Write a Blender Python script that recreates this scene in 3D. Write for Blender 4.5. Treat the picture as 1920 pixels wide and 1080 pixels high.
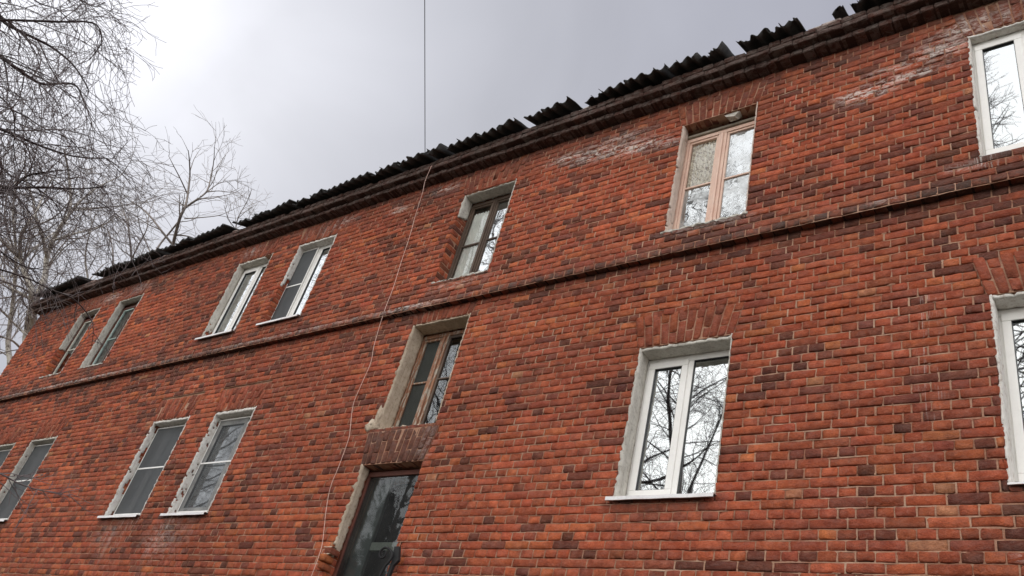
import bpy, math, random
import numpy as np
from mathutils import Vector, Matrix

# ------------------------------------------------------------------ scene, camera, sky, sun
for o in list(bpy.data.objects):
    bpy.data.objects.remove(o, do_unlink=True)
scene = bpy.context.scene
COL = scene.collection
random.seed(11)
RNG = np.random.default_rng(11)

R_ = np.array([0.79564704, 0.55881835, 0.23381154])
U_ = np.array([0.17431008, -0.58086353, 0.79511858])
F_ = np.array([-0.58013945, 0.59187804, 0.55957002])
FPX = 1601.0                       # focal length in pixels of a 1920 wide picture
D = 5.66                           # metres from the camera to the wall plane
GROUND = -1.6

cam_d = bpy.data.cameras.new('camera')
cam = bpy.data.objects.new('camera', cam_d)
COL.objects.link(cam)
cam_d.sensor_width = 36
cam_d.lens = FPX / 1920 * 36
cam_d.clip_start = 0.05
cam_d.clip_end = 3000
cam.matrix_world = Matrix(((R_[0], U_[0], -F_[0], 0), (R_[1], U_[1], -F_[1], 0), (R_[2], U_[2], -F_[2], 0), (0, 0, 0, 1)))
scene.camera = cam

GLOW = Vector((-0.763, 0.176, 0.622)).normalized()

world = bpy.data.worlds.new('World')
scene.world = world
world.use_nodes = True
wn, wl = world.node_tree.nodes, world.node_tree.links
wn.clear()


def wnode(t, **kw):
    n = wn.new(t)
    for k, v in kw.items():
        setattr(n, k, v)
    return n


def wmath(op, a, b=None, c=None, clamp=False):
    n = wnode('ShaderNodeMath', operation=op, use_clamp=clamp)
    for i, v in enumerate((a, b, c)):
        if v is None:
            continue
        if isinstance(v, (int, float)):
            n.inputs[i].default_value = v
        else:
            wl.new(v, n.inputs[i])
    return n.outputs[0]


def wmix(fac, a, b, blend='MIX'):
    n = wnode('ShaderNodeMix', data_type='RGBA', blend_type=blend)
    for s, v in ((n.inputs[0], fac), (n.inputs[6], a), (n.inputs[7], b)):
        if isinstance(v, (int, float)):
            s.default_value = v
        elif isinstance(v, tuple):
            s.default_value = (*v, 1)
        else:
            wl.new(v, s)
    return n.outputs[2]


tc = wnode('ShaderNodeTexCoord')
sky = wnode('ShaderNodeTexSky', sky_type='NISHITA')
sky.sun_disc = False
sky.sun_elevation = math.asin(GLOW.z)
sky.sun_rotation = math.atan2(GLOW.x, GLOW.y)
sep = wnode('ShaderNodeSeparateXYZ')
wl.new(tc.outputs['Generated'], sep.inputs[0])
dot = wnode('ShaderNodeVectorMath', operation='DOT_PRODUCT')
wl.new(tc.outputs['Generated'], dot.inputs[0])
dot.inputs[1].default_value = GLOW
dotv = wmath('MAXIMUM', dot.outputs['Value'], 0.0)
nz = wnode('ShaderNodeTexNoise')
nz.inputs['Scale'].default_value = 3.2
nz.inputs['Detail'].default_value = 5
nz.inputs['Roughness'].default_value = 0.48
nz.inputs['Distortion'].default_value = 0.6
wl.new(tc.outputs['Generated'], nz.inputs['Vector'])
cl = wmath('MULTIPLY_ADD', nz.outputs['Fac'], 0.50, -0.25)
# the overcast is thick and grey over the roof, thinner and brighter on the open side behind the viewer
back = wmath('MULTIPLY_ADD', sep.outputs['Y'], -0.95, 0.22, clamp=True)
back = wmath('SMOOTH_MIN', back, 1.0, 0.2)
lum = wmath('MULTIPLY_ADD', back, 2.15, 0.44)
wide = wmath('MULTIPLY', wmath('POWER', dotv, 9.0), 0.27)
core = wmath('MULTIPLY', wmath('POWER', dotv, 60.0), 0.27)
lum = wmath('ADD', lum, wmath('ADD', wide, core))
lum = wmath('MULTIPLY', lum, wmath('ADD', cl, 1.0))
grey = wmix(wmath('MULTIPLY', wmath('POWER', dotv, 5.0), 0.9, clamp=True), (0.925, 0.945, 1.12), (0.97, 0.985, 1.05))
grey = wmix(back, grey, (1.01, 0.99, 0.965))
comb = wnode('ShaderNodeCombineXYZ')
for i in range(3):
    wl.new(lum, comb.inputs[i])
cloud = wmix(1.0, grey, comb.outputs[0], 'MULTIPLY')
bg_cloud = wnode('ShaderNodeBackground')
wl.new(cloud, bg_cloud.inputs['Color'])
bg_cloud.inputs['Strength'].default_value = 1.0
bg_sky = wnode('ShaderNodeBackground')
wl.new(sky.outputs[0], bg_sky.inputs['Color'])
bg_sky.inputs['Strength'].default_value = 0.06
mixs = wnode('ShaderNodeMixShader')
mixs.inputs[0].default_value = 0.96
wl.new(bg_sky.outputs[0], mixs.inputs[1])
wl.new(bg_cloud.outputs[0], mixs.inputs[2])
wo = wnode('ShaderNodeOutputWorld')
wl.new(mixs.outputs[0], wo.inputs['Surface'])

sun_d = bpy.data.lights.new('sun', 'SUN')
sun_d.energy = 0.9
sun_d.angle = math.radians(14)
sun_d.color = (1.0, 0.95, 0.88)
sun = bpy.data.objects.new('sun', sun_d)
COL.objects.link(sun)
sun.rotation_euler = GLOW.to_track_quat('Z', 'Y').to_euler()
sun.location = (-20, 5, 30)

vs = scene.view_settings
vs.view_transform = 'Standard'
vs.look = 'None'
vs.exposure = 0.0
vs.gamma = 1.0
vs.use_curve_mapping = False
scene.render.resolution_x = 1920
scene.render.resolution_y = 1080
try:
    scene.cycles.max_bounces = 8
    scene.cycles.transparent_max_bounces = 16
except Exception:
    pass


def ray(x, y):
    d = (x - 960) / FPX * R_ - (y - 540) / FPX * U_ + F_
    return d / np.linalg.norm(d)


def at(x, y, Y=D):
    d = ray(x, y)
    return d * Y / d[1]


def proj(P):
    P = np.asarray(P, float)
    c = P @ F_
    return 960 + FPX * (P @ R_) / c, 540 - FPX * (P @ U_) / c


# ------------------------------------------------------------------ materials
def new_mat(name):
    m = bpy.data.materials.new(name)
    m.use_nodes = True
    m.node_tree.nodes.clear()
    return m


class NT:
    def __init__(s, m):
        s.n, s.l = m.node_tree.nodes, m.node_tree.links
        s.out = s.n.new('ShaderNodeOutputMaterial')
        g = s.n.new('ShaderNodeNewGeometry')
        s.pos = g.outputs['Position']

    def put(s, sock, v):
        if isinstance(v, (int, float)):
            sock.default_value = v
        elif isinstance(v, tuple):
            sock.default_value = (*v, 1) if len(v) == 3 and sock.type == 'RGBA' else v
        else:
            s.l.new(v, sock)

    def noise(s, scale, detail=4, rough=0.55, vec=None, dist=0.0, stretch=None):
        n = s.n.new('ShaderNodeTexNoise')
        n.inputs['Scale'].default_value = scale
        n.inputs['Detail'].default_value = detail
        n.inputs['Roughness'].default_value = rough
        n.inputs['Distortion'].default_value = dist
        v = vec or s.pos
        if stretch:
            mp = s.n.new('ShaderNodeMapping')
            mp.inputs['Scale'].default_value = stretch
            s.l.new(v, mp.inputs['Vector'])
            v = mp.outputs[0]
        s.l.new(v, n.inputs['Vector'])
        return n.outputs['Fac']

    def math(s, op, a, b=None, clamp=False):
        n = s.n.new('ShaderNodeMath')
        n.operation = op
        n.use_clamp = clamp
        s.put(n.inputs[0], a)
        if b is not None:
            s.put(n.inputs[1], b)
        return n.outputs[0]

    def rng(s, v, a, b, c=0.0, d=1.0):
        n = s.n.new('ShaderNodeMapRange')
        s.put(n.inputs[0], v)
        for i, x in enumerate((a, b, c, d)):
            s.put(n.inputs[i + 1], x)
        return n.outputs[0]

    def mix(s, f, a, b, blend='MIX'):
        n = s.n.new('ShaderNodeMix')
        n.data_type = 'RGBA'
        n.blend_type = blend
        s.put(n.inputs[0], f)
        s.put(n.inputs[6], a)
        s.put(n.inputs[7], b)
        return n.outputs[2]

    def attr(s, name):
        n = s.n.new('ShaderNodeAttribute')
        n.attribute_name = name
        return n

    def bump(s, h, dist=0.003, strength=1.0, normal=None):
        n = s.n.new('ShaderNodeBump')
        n.inputs['Distance'].default_value = dist
        n.inputs['Strength'].default_value = strength
        s.l.new(h, n.inputs['Height'])
        if normal:
            s.l.new(normal, n.inputs['Normal'])
        return n.outputs[0]

    def principled(s, color, rough=0.85, normal=None, **kw):
        p = s.n.new('ShaderNodeBsdfPrincipled')
        s.put(p.inputs['Base Color'], color)
        s.put(p.inputs['Roughness'], rough)
        if normal:
            s.l.new(normal, p.inputs['Normal'])
        for k, v in kw.items():
            s.put(p.inputs[k.replace('_', ' ')], v)
        return p.outputs[0]

    def done(s, sh):
        s.l.new(sh, s.out.inputs['Surface'])


def brick_material():
    m = new_mat('weathered_brick')
    t = NT(m)
    col = t.attr('col').outputs['Color']
    wear = t.attr('wear')
    sp = t.n.new('ShaderNodeSeparateColor')
    t.l.new(wear.outputs['Color'], sp.inputs[0])
    efflo, dirt, streak = sp.outputs[0], sp.outputs[1], sp.outputs[2]  # dirt also carries shade painted on the string course and cornice
    n_big = t.noise(1.1, 3)
    n_mid = t.noise(14, 5, 0.6)
    n_fine = t.noise(110, 4, 0.7)
    n_speck = t.noise(330, 2, 0.6)
    c = t.mix(t.rng(n_mid, 0.34, 0.68), t.mix(1.0, col, (0.76, 0.68, 0.66), 'MULTIPLY'), t.mix(1.0, col, (1.20, 1.24, 1.22), 'MULTIPLY'))
    c = t.mix(t.rng(n_fine, 0.35, 0.7, 0.0, 0.55), c, t.mix(1.0, c, (0.62, 0.55, 0.55), 'MULTIPLY'))
    c = t.mix(t.rng(n_speck, 0.68, 0.8, 0.0, 0.30), c, (0.5, 0.33, 0.25))
    c = t.mix(t.rng(t.noise(70, 6, 0.8), 0.58, 0.66, 0.0, 0.65), c, t.mix(1.0, c, (0.35, 0.28, 0.26), 'MULTIPLY'))
    # broad damp, dulled areas of the wall
    c = t.mix(t.rng(t.noise(0.75, 5, 0.6, stretch=(0.7, 1, 1.6)), 0.46, 0.66, 0.0, 0.65), c, t.mix(1.0, c, (0.66, 0.74, 0.86), 'MULTIPLY'))
    # blotches of soot
    soot = t.math('MULTIPLY', t.rng(t.noise(5.5, 6, 0.7), 0.54, 0.74), 0.38)
    c = t.mix(soot, c, (0.075, 0.045, 0.038))
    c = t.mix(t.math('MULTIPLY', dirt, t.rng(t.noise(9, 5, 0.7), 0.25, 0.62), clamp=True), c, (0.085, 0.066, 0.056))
    # thin lime bloom everywhere, heavy where the attribute says so
    bloom = t.rng(t.noise(26, 6, 0.75), 0.60, 0.80, 0.0, 0.34)
    c = t.mix(bloom, c, (0.50, 0.30, 0.22))
    e = t.math('MULTIPLY', efflo, t.rng(t.noise(12, 8, 0.8, dist=1.0, stretch=(0.8, 1, 1.7)), 0.46, 0.55), clamp=True)
    c = t.mix(e, c, (0.80, 0.71, 0.64))
    s_ = t.math('MULTIPLY', streak, t.rng(t.noise(1.0, 4, 0.7, stretch=(52, 52, 1.6)), 0.54, 0.62), clamp=True)
    c = t.mix(s_, c, (0.58, 0.52, 0.47))
    h = t.math('ADD', t.math('MULTIPLY', t.noise(45, 5, 0.7), 1.0), t.math('MULTIPLY', n_fine, 0.45))
    nrm = t.bump(h, 0.022, 0.9)
    t.done(t.principled(c, t.rng(n_mid, 0.3, 0.7, 0.72, 0.95), nrm, Specular_IOR_Level=0.08))
    return m


def mortar_material():
    m = new_mat('lime_mortar')
    t = NT(m)
    wear = t.attr('wear')
    n1 = t.noise(7, 5, 0.7)
    n2 = t.noise(80, 4, 0.7)
    c = t.mix(t.rng(n1, 0.38, 0.6), (0.29, 0.105, 0.062), (0.44, 0.25, 0.165))
    c = t.mix(t.rng(n2, 0.4, 0.65, 0.0, 0.6), c, (0.40, 0.25, 0.17))
    c = t.mix(t.rng(t.noise(2.2, 3), 0.52, 0.70, 0, 0.5), c, (0.62, 0.44, 0.32))
    t.done(t.principled(c, 0.95, t.bump(t.noise(60, 5, 0.75), 0.012, 0.9), Specular_IOR_Level=0.1))
    return m


def plaster_material(name, ca, cb, stain, amount=0.5):
    m = new_mat(name)
    t = NT(m)
    c = t.mix(t.rng(t.noise(6, 5, 0.65), 0.35, 0.65), ca, cb)
    c = t.mix(t.rng(t.noise(21, 6, 0.75), 0.52, 0.70, 0.0, amount), c, stain)
    c = t.mix(t.rng(t.noise(1.5, 4, 0.6, stretch=(30, 30, 2)), 0.5, 0.7, 0.0, 0.35), c, stain)
    h = t.math('ADD', t.noise(24, 5, 0.7), t.math('MULTIPLY', t.noise(150, 3, 0.6), 0.35))
    t.done(t.principled(c, 0.92, t.bump(h, 0.012, 0.8), Specular_IOR_Level=0.2))
    return m


def paint_material(name, ca, cb, rough=0.4, grime=0.25, bump=0.0, dirt=(0.2, 0.17, 0.14), peel=None):
    m = new_mat(name)
    t = NT(m)
    c = t.mix(t.rng(t.noise(4, 4), 0.35, 0.65), ca, cb)
    c = t.mix(t.rng(t.noise(30, 5, 0.7), 0.5, 0.75, 0.0, grime), c, dirt)
    h = t.noise(60, 4, 0.6)
    if peel:
        pk = t.rng(t.noise(9, 6, 0.75, stretch=(3, 3, 0.6)), 0.50, 0.54)
        c = t.mix(pk, c, peel)
        h = t.math('ADD', h, t.math('MULTIPLY', pk, -0.6))
    t.done(t.principled(c, rough, t.bump(h, 0.004, bump) if bump else None))
    return m


def bark_material(name, ca, cb, pale=None):
    m = new_mat(name)
    t = NT(m)
    c = t.mix(t.rng(t.noise(9, 5, 0.7), 0.35, 0.65), ca, cb)
    if pale:
        c = t.mix(t.rng(t.noise(2.2, 5, 0.7, stretch=(3, 3, 6)), 0.53, 0.6), pale, c)
    t.done(t.principled(c, 0.9, t.bump(t.noise(40, 4, 0.7), 0.01, 0.6), Specular_IOR_Level=0.2))
    return m


def glass_material(name, wav=0.0, refl=0.42, tint=(0.80, 0.86, 0.86), smear=0.0, scale=5.0):
    m = new_mat(name)
    t = NT(m)
    gl = t.n.new('ShaderNodeBsdfGlossy')
    gl.inputs['Roughness'].default_value = 0.015
    gl.inputs['Color'].default_value = (0.84, 0.88, 0.89, 1)
    tr = t.n.new('ShaderNodeBsdfTransparent')
    tr.inputs['Color'].default_value = (*tint, 1)
    nrm = None
    if wav:
        nrm = t.bump(t.noise(scale, 2, 0.5), wav, 1.0)
        t.l.new(nrm, gl.inputs['Normal'])
    fr = t.n.new('ShaderNodeFresnel')
    fr.inputs['IOR'].default_value = 1.52
    fac = t.math('ADD', t.math('MULTIPLY', fr.outputs[0], 1.5), refl, clamp=True)
    mx = t.n.new('ShaderNodeMixShader')
    t.l.new(fac, mx.inputs[0])
    t.l.new(tr.outputs[0], mx.inputs[1])
    t.l.new(gl.outputs[0], mx.inputs[2])
    sh = mx.outputs[0]
    if smear:
        df = t.principled((0.55, 0.57, 0.56), 0.6)
        m2 = t.n.new('ShaderNodeMixShader')
        t.l.new(t.rng(t.noise(3.5, 5, 0.65), 0.42, 0.75, 0.03, smear), m2.inputs[0])
        t.l.new(sh, m2.inputs[1])
        t.l.new(df, m2.inputs[2])
        sh = m2.outputs[0]
    t.done(sh)
    return m


def net_material(name='insect_net', lo=0.80, hi=0.92):
    m = new_mat(name)
    t = NT(m)
    tr = t.n.new('ShaderNodeBsdfTransparent')
    df = t.principled((0.07, 0.075, 0.078), 0.8)
    mx = t.n.new('ShaderNodeMixShader')
    t.l.new(t.rng(t.noise(5, 3), 0.3, 0.7, lo, hi), mx.inputs[0])
    t.l.new(tr.outputs[0], mx.inputs[1])
    t.l.new(df, mx.inputs[2])
    t.done(mx.outputs[0])
    return m


def lace_material():
    m = new_mat('lace_curtain')
    t = NT(m)
    v = t.n.new('ShaderNodeTexVoronoi')
    v.inputs['Scale'].default_value = 17
    v.feature = 'DISTANCE_TO_EDGE'
    t.l.new(t.pos, v.inputs['Vector'])
    k = t.rng(v.outputs['Distance'], 0.04, 0.22)
    k = t.math('MULTIPLY', k, t.rng(t.noise(38, 4, 0.7), 0.35, 0.6), clamp=True)
    c = t.mix(k, (0.86, 0.80, 0.70), (0.34, 0.27, 0.21))
    t.done(t.principled(c, 0.9))
    return m


M_BRICK = brick_material()
M_MORTAR = mortar_material()
M_SOFFIT_SHADE = plaster_material('soffit_shade_mortar', (0.05, 0.03, 0.025), (0.07, 0.042, 0.035), (0.12, 0.09, 0.075), 0.35)  # near-black mortar: shade under cornice and string course put into the colour
M_PL_GREY = plaster_material('grey_plaster', (0.52, 0.49, 0.43), (0.66, 0.63, 0.56), (0.24, 0.20, 0.16), 0.7)
M_PL_WHITE = plaster_material('white_plaster', (0.70, 0.67, 0.61), (0.80, 0.78, 0.73), (0.36, 0.26, 0.20), 0.85)
M_PL_BEIGE = plaster_material('beige_plaster', (0.48, 0.39, 0.29), (0.62, 0.52, 0.40), (0.26, 0.16, 0.11), 0.75)
M_PL_PINK = plaster_material('pink_plaster', (0.58, 0.46, 0.38), (0.68, 0.56, 0.48), (0.16, 0.13, 0.11), 0.4)
M_PVC = paint_material('white_pvc', (0.88, 0.87, 0.83), (0.84, 0.83, 0.79), 0.35, 0.10, dirt=(0.4, 0.37, 0.32))
M_METAL = paint_material('white_metal_sill', (0.78, 0.77, 0.76), (0.70, 0.68, 0.67), 0.4, 0.3, dirt=(0.3, 0.26, 0.22))
M_GASKET = paint_material('black_gasket', (0.02, 0.02, 0.02), (0.03, 0.03, 0.03), 0.5, 0.0)
M_WOODPINK = paint_material('pink_painted_wood', (0.74, 0.54, 0.43), (0.68, 0.46, 0.36), 0.6, 0.25, 0.5, (0.24, 0.17, 0.13))
M_WOODGREY = paint_material('grey_weathered_wood', (0.30, 0.26, 0.20), (0.20, 0.17, 0.13), 0.8, 0.4, 0.6, (0.09, 0.075, 0.06))
M_WOODDARK = paint_material('dark_brown_wood', (0.115, 0.075, 0.05), (0.07, 0.045, 0.032), 0.7, 0.3, 0.5, (0.2, 0.16, 0.12))
M_WOODPEEL = paint_material('peeling_brown_wood', (0.34, 0.16, 0.085), (0.24, 0.11, 0.06), 0.7, 0.3, 0.7, (0.1, 0.07, 0.05), peel=(0.42, 0.37, 0.30))
M_WOODMAROON = paint_material('maroon_wood', (0.13, 0.035, 0.02), (0.09, 0.028, 0.018), 0.7, 0.2, 0.4)
M_WOODTEAL = paint_material('pale_teal_wood', (0.50, 0.60, 0.55), (0.38, 0.50, 0.46), 0.6, 0.3, 0.4, (0.2, 0.2, 0.17))
M_WOODWHITE = paint_material('off_white_wood', (0.66, 0.65, 0.56), (0.55, 0.54, 0.46), 0.6, 0.3, 0.4)
M_GLASS = glass_material('clear_glass', 0.0002, 0.50, scale=2.2)
M_GLASS_DIM = glass_material('dim_glass', 0.0003, 0.16, scale=2.2)
M_GLASS_CLEAR = glass_material('thin_clear_glass', 0.0004, 0.0, (0.97, 0.98, 0.97), scale=2.2)
M_GLASS_MID = glass_material('mid_glass', 0.0004, 0.06, scale=2.2)
M_GLASS_OLD = glass_material('old_wavy_glass', 0.0009, 0.50, scale=3.0, smear=0.12)
M_GLASS_FROST = glass_material('smeared_glass', 0.0016, 0.42, scale=4.0, smear=0.75)
M_GLASS_DARK = glass_material('dark_old_glass', 0.0010, -0.035, (0.5, 0.55, 0.55), scale=4.0, smear=0.05)
M_NET = net_material()
M_NET_THIN = net_material('fine_insect_net', 0.42, 0.66)
M_LACE = lace_material()
M_CURTAIN = paint_material('white_curtain_cloth', (0.85, 0.85, 0.81), (0.74, 0.74, 0.71), 0.9, 0.05)
M_CURTGREY = paint_material('grey_curtain_cloth', (0.26, 0.27, 0.25), (0.19, 0.20, 0.19), 0.9, 0.1)
M_ROOM_DARK = paint_material('unlit_room_dark', (0.05, 0.05, 0.05), (0.03, 0.03, 0.032), 0.9, 0.1)  # darkness of the unlit rooms as a colour
M_ROOF = plaster_material('old_corrugated_slate', (0.07, 0.07, 0.07), (0.11, 0.11, 0.105), (0.035, 0.035, 0.028), 0.6)
M_IRON = paint_material('black_wrought_iron', (0.010, 0.010, 0.011), (0.016, 0.016, 0.016), 0.85, 0.1)
M_WIRE = paint_material('dark_steel_wire', (0.06, 0.06, 0.065), (0.05, 0.05, 0.05), 0.5, 0.0)
M_CABLE = paint_material('pale_pink_cable', (0.62, 0.40, 0.32), (0.70, 0.48, 0.40), 0.5, 0.1)
M_TWIG = bark_material('dark_twig_bark', (0.24, 0.205, 0.20), (0.14, 0.12, 0.12))
M_TWIGFAR = bark_material('grey_brown_twig_bark', (0.44, 0.40, 0.37), (0.32, 0.285, 0.265))
M_BIRCH = bark_material('pale_birch_bark', (0.10, 0.085, 0.075), (0.16, 0.13, 0.11), (0.52, 0.48, 0.41))
M_GREY_BARK = bark_material('grey_brown_bark', (0.32, 0.28, 0.25), (0.20, 0.17, 0.15))
M_CHARD = bark_material('dark_bark', (0.075, 0.058, 0.055), (0.045, 0.036, 0.036))


# ------------------------------------------------------------------ object helpers
WORLD_AT = {}


def tag(o, label=None, cat=None, group=None, kind=None):
    if label:
        o['label'] = label
    if cat:
        o['category'] = cat
    if group:
        o['group'] = group
    if kind:
        o['kind'] = kind
    return o


def link(name, me, parent=None, origin=None):
    """mesh is in world coordinates; its origin is moved to `origin` (default: centre of its box)"""
    n = len(me.vertices)
    co = np.empty(n * 3, np.float32)
    me.vertices.foreach_get('co', co)
    co = co.reshape(-1, 3)
    c = np.array(origin, float) if origin is not None else (co.min(0) + co.max(0)) / 2
    co -= c.astype(np.float32)
    me.vertices.foreach_set('co', co.ravel())
    o = bpy.data.objects.new(name, me)
    COL.objects.link(o)
    WORLD_AT[o.name] = c
    if parent:
        o.parent = parent
        o.location = c - WORLD_AT[parent.name]
    else:
        o.location = c
    return o


def empty(name, loc, parent=None):
    o = bpy.data.objects.new(name, None)
    COL.objects.link(o)
    WORLD_AT[o.name] = np.array(loc, float)
    o.location = WORLD_AT[o.name] - (WORLD_AT[parent.name] if parent else 0)
    if parent:
        o.parent = parent
    return o


def mesh_from(name, V, F, mat, smooth=False):
    me = bpy.data.meshes.new(name)
    me.from_pydata([tuple(map(float, v)) for v in V], [], F)
    me.materials.append(mat)
    if smooth:
        me.polygons.foreach_set('use_smooth', [True] * len(me.polygons))
    me.update()
    return me


class MB:
    def __init__(s):
        s.V, s.F = [], []

    def box(s, x0, x1, y0, y1, z0, z1):
        b = len(s.V)
        for x in (x0, x1):
            for y in (y0, y1):
                for z in (z0, z1):
                    s.V.append((x, y, z))
        for f in ((0, 1, 3, 2), (4, 6, 7, 5), (0, 4, 5, 1), (2, 3, 7, 6), (0, 2, 6, 4), (1, 5, 7, 3)):
            s.F.append(tuple(b + i for i in f))
        return s

    def ring(s, x0, x1, z0, z1, t, y0, y1, tb=None):
        """rectangular frame in the XZ plane"""
        tb = tb or t
        e = 0.0008
        s.box(x0, x1, y0, y1, z1 - t, z1)
        s.box(x0, x1, y0, y1, z0, z0 + tb)
        s.box(x0, x0 + t, y0 + e, y1 - e, z0 + tb, z1 - t)
        s.box(x1 - t, x1, y0 + e, y1 - e, z0 + tb, z1 - t)
        return s

    def make(s, name, mat, parent=None, bevel=0.0, origin=None):
        me = mesh_from(name, s.V, s.F, mat)
        o = link(name, me, parent, origin)
        if bevel:
            md = o.modifiers.new('bevel', 'BEVEL')
            md.width = bevel
            md.segments = 2
            md.limit_method = 'ANGLE'
        return o


def tube_arrays(P, Rr, sides):
    """P (n,3) points, Rr radii -> verts, faces"""
    P = np.asarray(P, float)
    T = np.gradient(P, axis=0)
    T /= np.maximum(np.linalg.norm(T, axis=1, keepdims=True), 1e-9)
    up = np.array([0.31, 0.42, 0.85]) if abs(T[0][2]) < 0.8 else np.array([0.9, 0.3, 0.1])
    A = np.cross(T, up)
    A /= np.maximum(np.linalg.norm(A, axis=1, keepdims=True), 1e-9)
    B = np.cross(T, A)
    ang = np.arange(sides) * 2 * math.pi / sides
    V = P[:, None, :] + (A[:, None, :] * np.cos(ang)[None, :, None] + B[:, None, :] * np.sin(ang)[None, :, None]) * np.asarray(Rr)[:, None, None]
    n = len(P)
    i = np.arange(n - 1)[:, None] * sides
    j = np.arange(sides)[None, :]
    k = (j + 1) % sides
    F = np.stack([i + j, i + k, i + sides + k, i + sides + j], -1).reshape(-1, 4)
    return V.reshape(-1, 3), F


def tubes_mesh(name, branches, mat):
    Vs, Fs, off = [], [], 0
    for P, Rr, sides in branches:
        V, F = tube_arrays(P, Rr, sides)
        Vs.append(V)
        Fs.append(F + off)
        off += len(V)
    V = np.concatenate(Vs).astype(np.float32)
    F = np.concatenate(Fs).astype(np.int32)
    me = bpy.data.meshes.new(name)
    me.vertices.add(len(V))
    me.vertices.foreach_set('co', V.ravel())
    me.loops.add(len(F) * 4)
    me.loops.foreach_set('vertex_index', F.ravel())
    me.polygons.add(len(F))
    me.polygons.foreach_set('loop_start', np.arange(len(F), dtype=np.int32) * 4)
    me.polygons.foreach_set('loop_total', np.full(len(F), 4, np.int32))
    me.polygons.foreach_set('use_smooth', np.ones(len(F), bool))
    me.materials.append(mat)
    me.update(calc_edges=True)
    return me


# ------------------------------------------------------------------ wall data
XL, XR = -19.24, 4.2
Z_STRING, Z_CORN = 5.285, 7.63
# courses from the ground up; z of each bed joint
ROWS = []
z = 2.402
k = 0
while z > -0.9:
    z -= 0.077
    k -= 1
z0_, k0_ = z, k
z = z0_
k = k0_
while z < 2.401:
    ROWS.append((z, z + 0.077, k))
    z += 0.077
    k += 1
p1 = (Z_STRING - 2.402) / 37
for i in range(37):
    ROWS.append((2.402 + p1 * i, 2.402 + p1 * (i + 1), i))
ROWS.append((Z_STRING, Z_STRING + 0.077, 37))
p2 = (Z_CORN - (Z_STRING + 0.077)) / 29
for i in range(29):
    ROWS.append((Z_STRING + 0.077 + p2 * i, Z_STRING + 0.077 + p2 * (i + 1), 38 + i))

# windows: opening on the wall face, depth of the frame
WINS = {
    'W1': (-3.745, -2.835, 2.757, 4.259, 0.18),
    'W2': (-0.826, 0.10, 5.67, 7.233, 0.10),
    'W3': (-0.850, 0.08, 2.757, 4.259, 0.17),
    'W4': (-3.705, -2.832, 5.655, 7.225, 0.14),
    'W5': (-6.885, -6.015, 5.72, 7.20, 0.18),
    'W6': (-6.975, -6.065, 3.70, 5.108, 0.22),
    'W7': (-6.965, -6.075, 1.62, 3.255, 0.12),
    'W8': (-11.83, -10.925, 5.705, 7.24, 0.14),
    'W9': (-10.285, -9.40, 5.70, 7.236, 0.14),
    'W10': (-11.90, -10.955, 2.757, 4.262, 0.14),
    'W11': (-10.345, -9.44, 2.757, 4.262, 0.14),
    'W12': (-17.10, -16.285, 5.71, 7.24, 0.14),
    'W13': (-15.60, -14.74, 5.70, 7.24, 0.14),
    'W14': (-15.75, -14.80, 2.757, 4.26, 0.14),
    'W15': (-17.25, -16.325, 2.757, 4.26, 0.14),
}
ARCH_H = {w: 0.362 for w in WINS}
ARCH_H.update(W6=0.17, W7=0.40, W5=0.36)
ARCH_SPREAD = {w: 0.085 for w in WINS}
ARCH_SPREAD.update(W6=0.03, W7=0.07)


def arch_extent(w, zz):
    x0, x1, a, b, q = WINS[w]
    h, s = ARCH_H[w], ARCH_SPREAD[w]
    t = (zz - b) / h
    return x0 - 0.02 - s * t, x1 + 0.01 + s * t


# ------------------------------------------------------------------ brick colours and wear
PAL = np.array([
    (0.475, 0.117, 0.055), (0.425, 0.104, 0.050), (0.365, 0.095, 0.051),
    (0.185, 0.060, 0.038), (0.575, 0.165, 0.064), (0.260, 0.077, 0.047), (0.525, 0.135, 0.058), (0.52, 0.22, 0.11)])


def brick_colour(n, header, zz, xx):
    p_str = np.array([0.34, 0.27, 0.16, 0.075, 0.02, 0.09, 0.07, 0.005])
    p_hdr = np.array([0.29, 0.23, 0.15, 0.16, 0.05, 0.08, 0.085, 0.008])
    p_low = np.array([0.40, 0.25, 0.10, 0.09, 0.045, 0.05, 0.11, 0.003])
    out = np.zeros((n, 3))
    for i in range(n):
        p = (p_hdr if header[i] else p_str).copy()
        if zz[i] < 4.9:
            p = 0.45 * p + 0.55 * p_low
        elif zz[i] > 6.9:
            p[2] += 0.15
            p[5] += 0.12
            p[4] *= 0.3
        elif zz[i] < 5.85:
            p[3] += 0.18
            p[5] += 0.12
        # firing batches: broad patches, wider than tall, with more burnt or more orange bricks
        b1 = math.sin(xx[i] * 1.1 + 2.3 * math.sin(zz[i] * 1.9)) * math.sin(zz[i] * 4.7 + 1.4 * math.sin(xx[i] * 0.8))
        b2 = math.sin(xx[i] * 0.7 - 1.1 + 1.9 * math.sin(zz[i] * 1.3 + 2)) * math.sin(zz[i] * 3.3 + 0.9 * math.sin(xx[i] * 1.7) + 2)
        p[3] *= max(0.25, 1 + 1.7 * b1)
        p[5] *= max(0.3, 1 + 1.5 * b1)
        p[4] *= max(0.2, 1 + 1.8 * b2)
        p[6] *= max(0.3, 1 + 1.4 * b2)
        p /= p.sum()
        out[i] = PAL[RNG.choice(8, p=p)]
    out *= RNG.normal(1, 0.07, (n, 1)).clip(0.8, 1.25)
    out *= RNG.normal(1, 0.03, (n, 3))
    # patches that were laid from a duller or brighter batch
    ph = np.sin(xx * 1.3 + zz * 2.1) + np.sin(xx * 0.47 - zz * 1.7 + 1.3)
    out *= (1 + 0.07 * ph)[:, None]
    return out.clip(0.01, 0.8)


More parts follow.
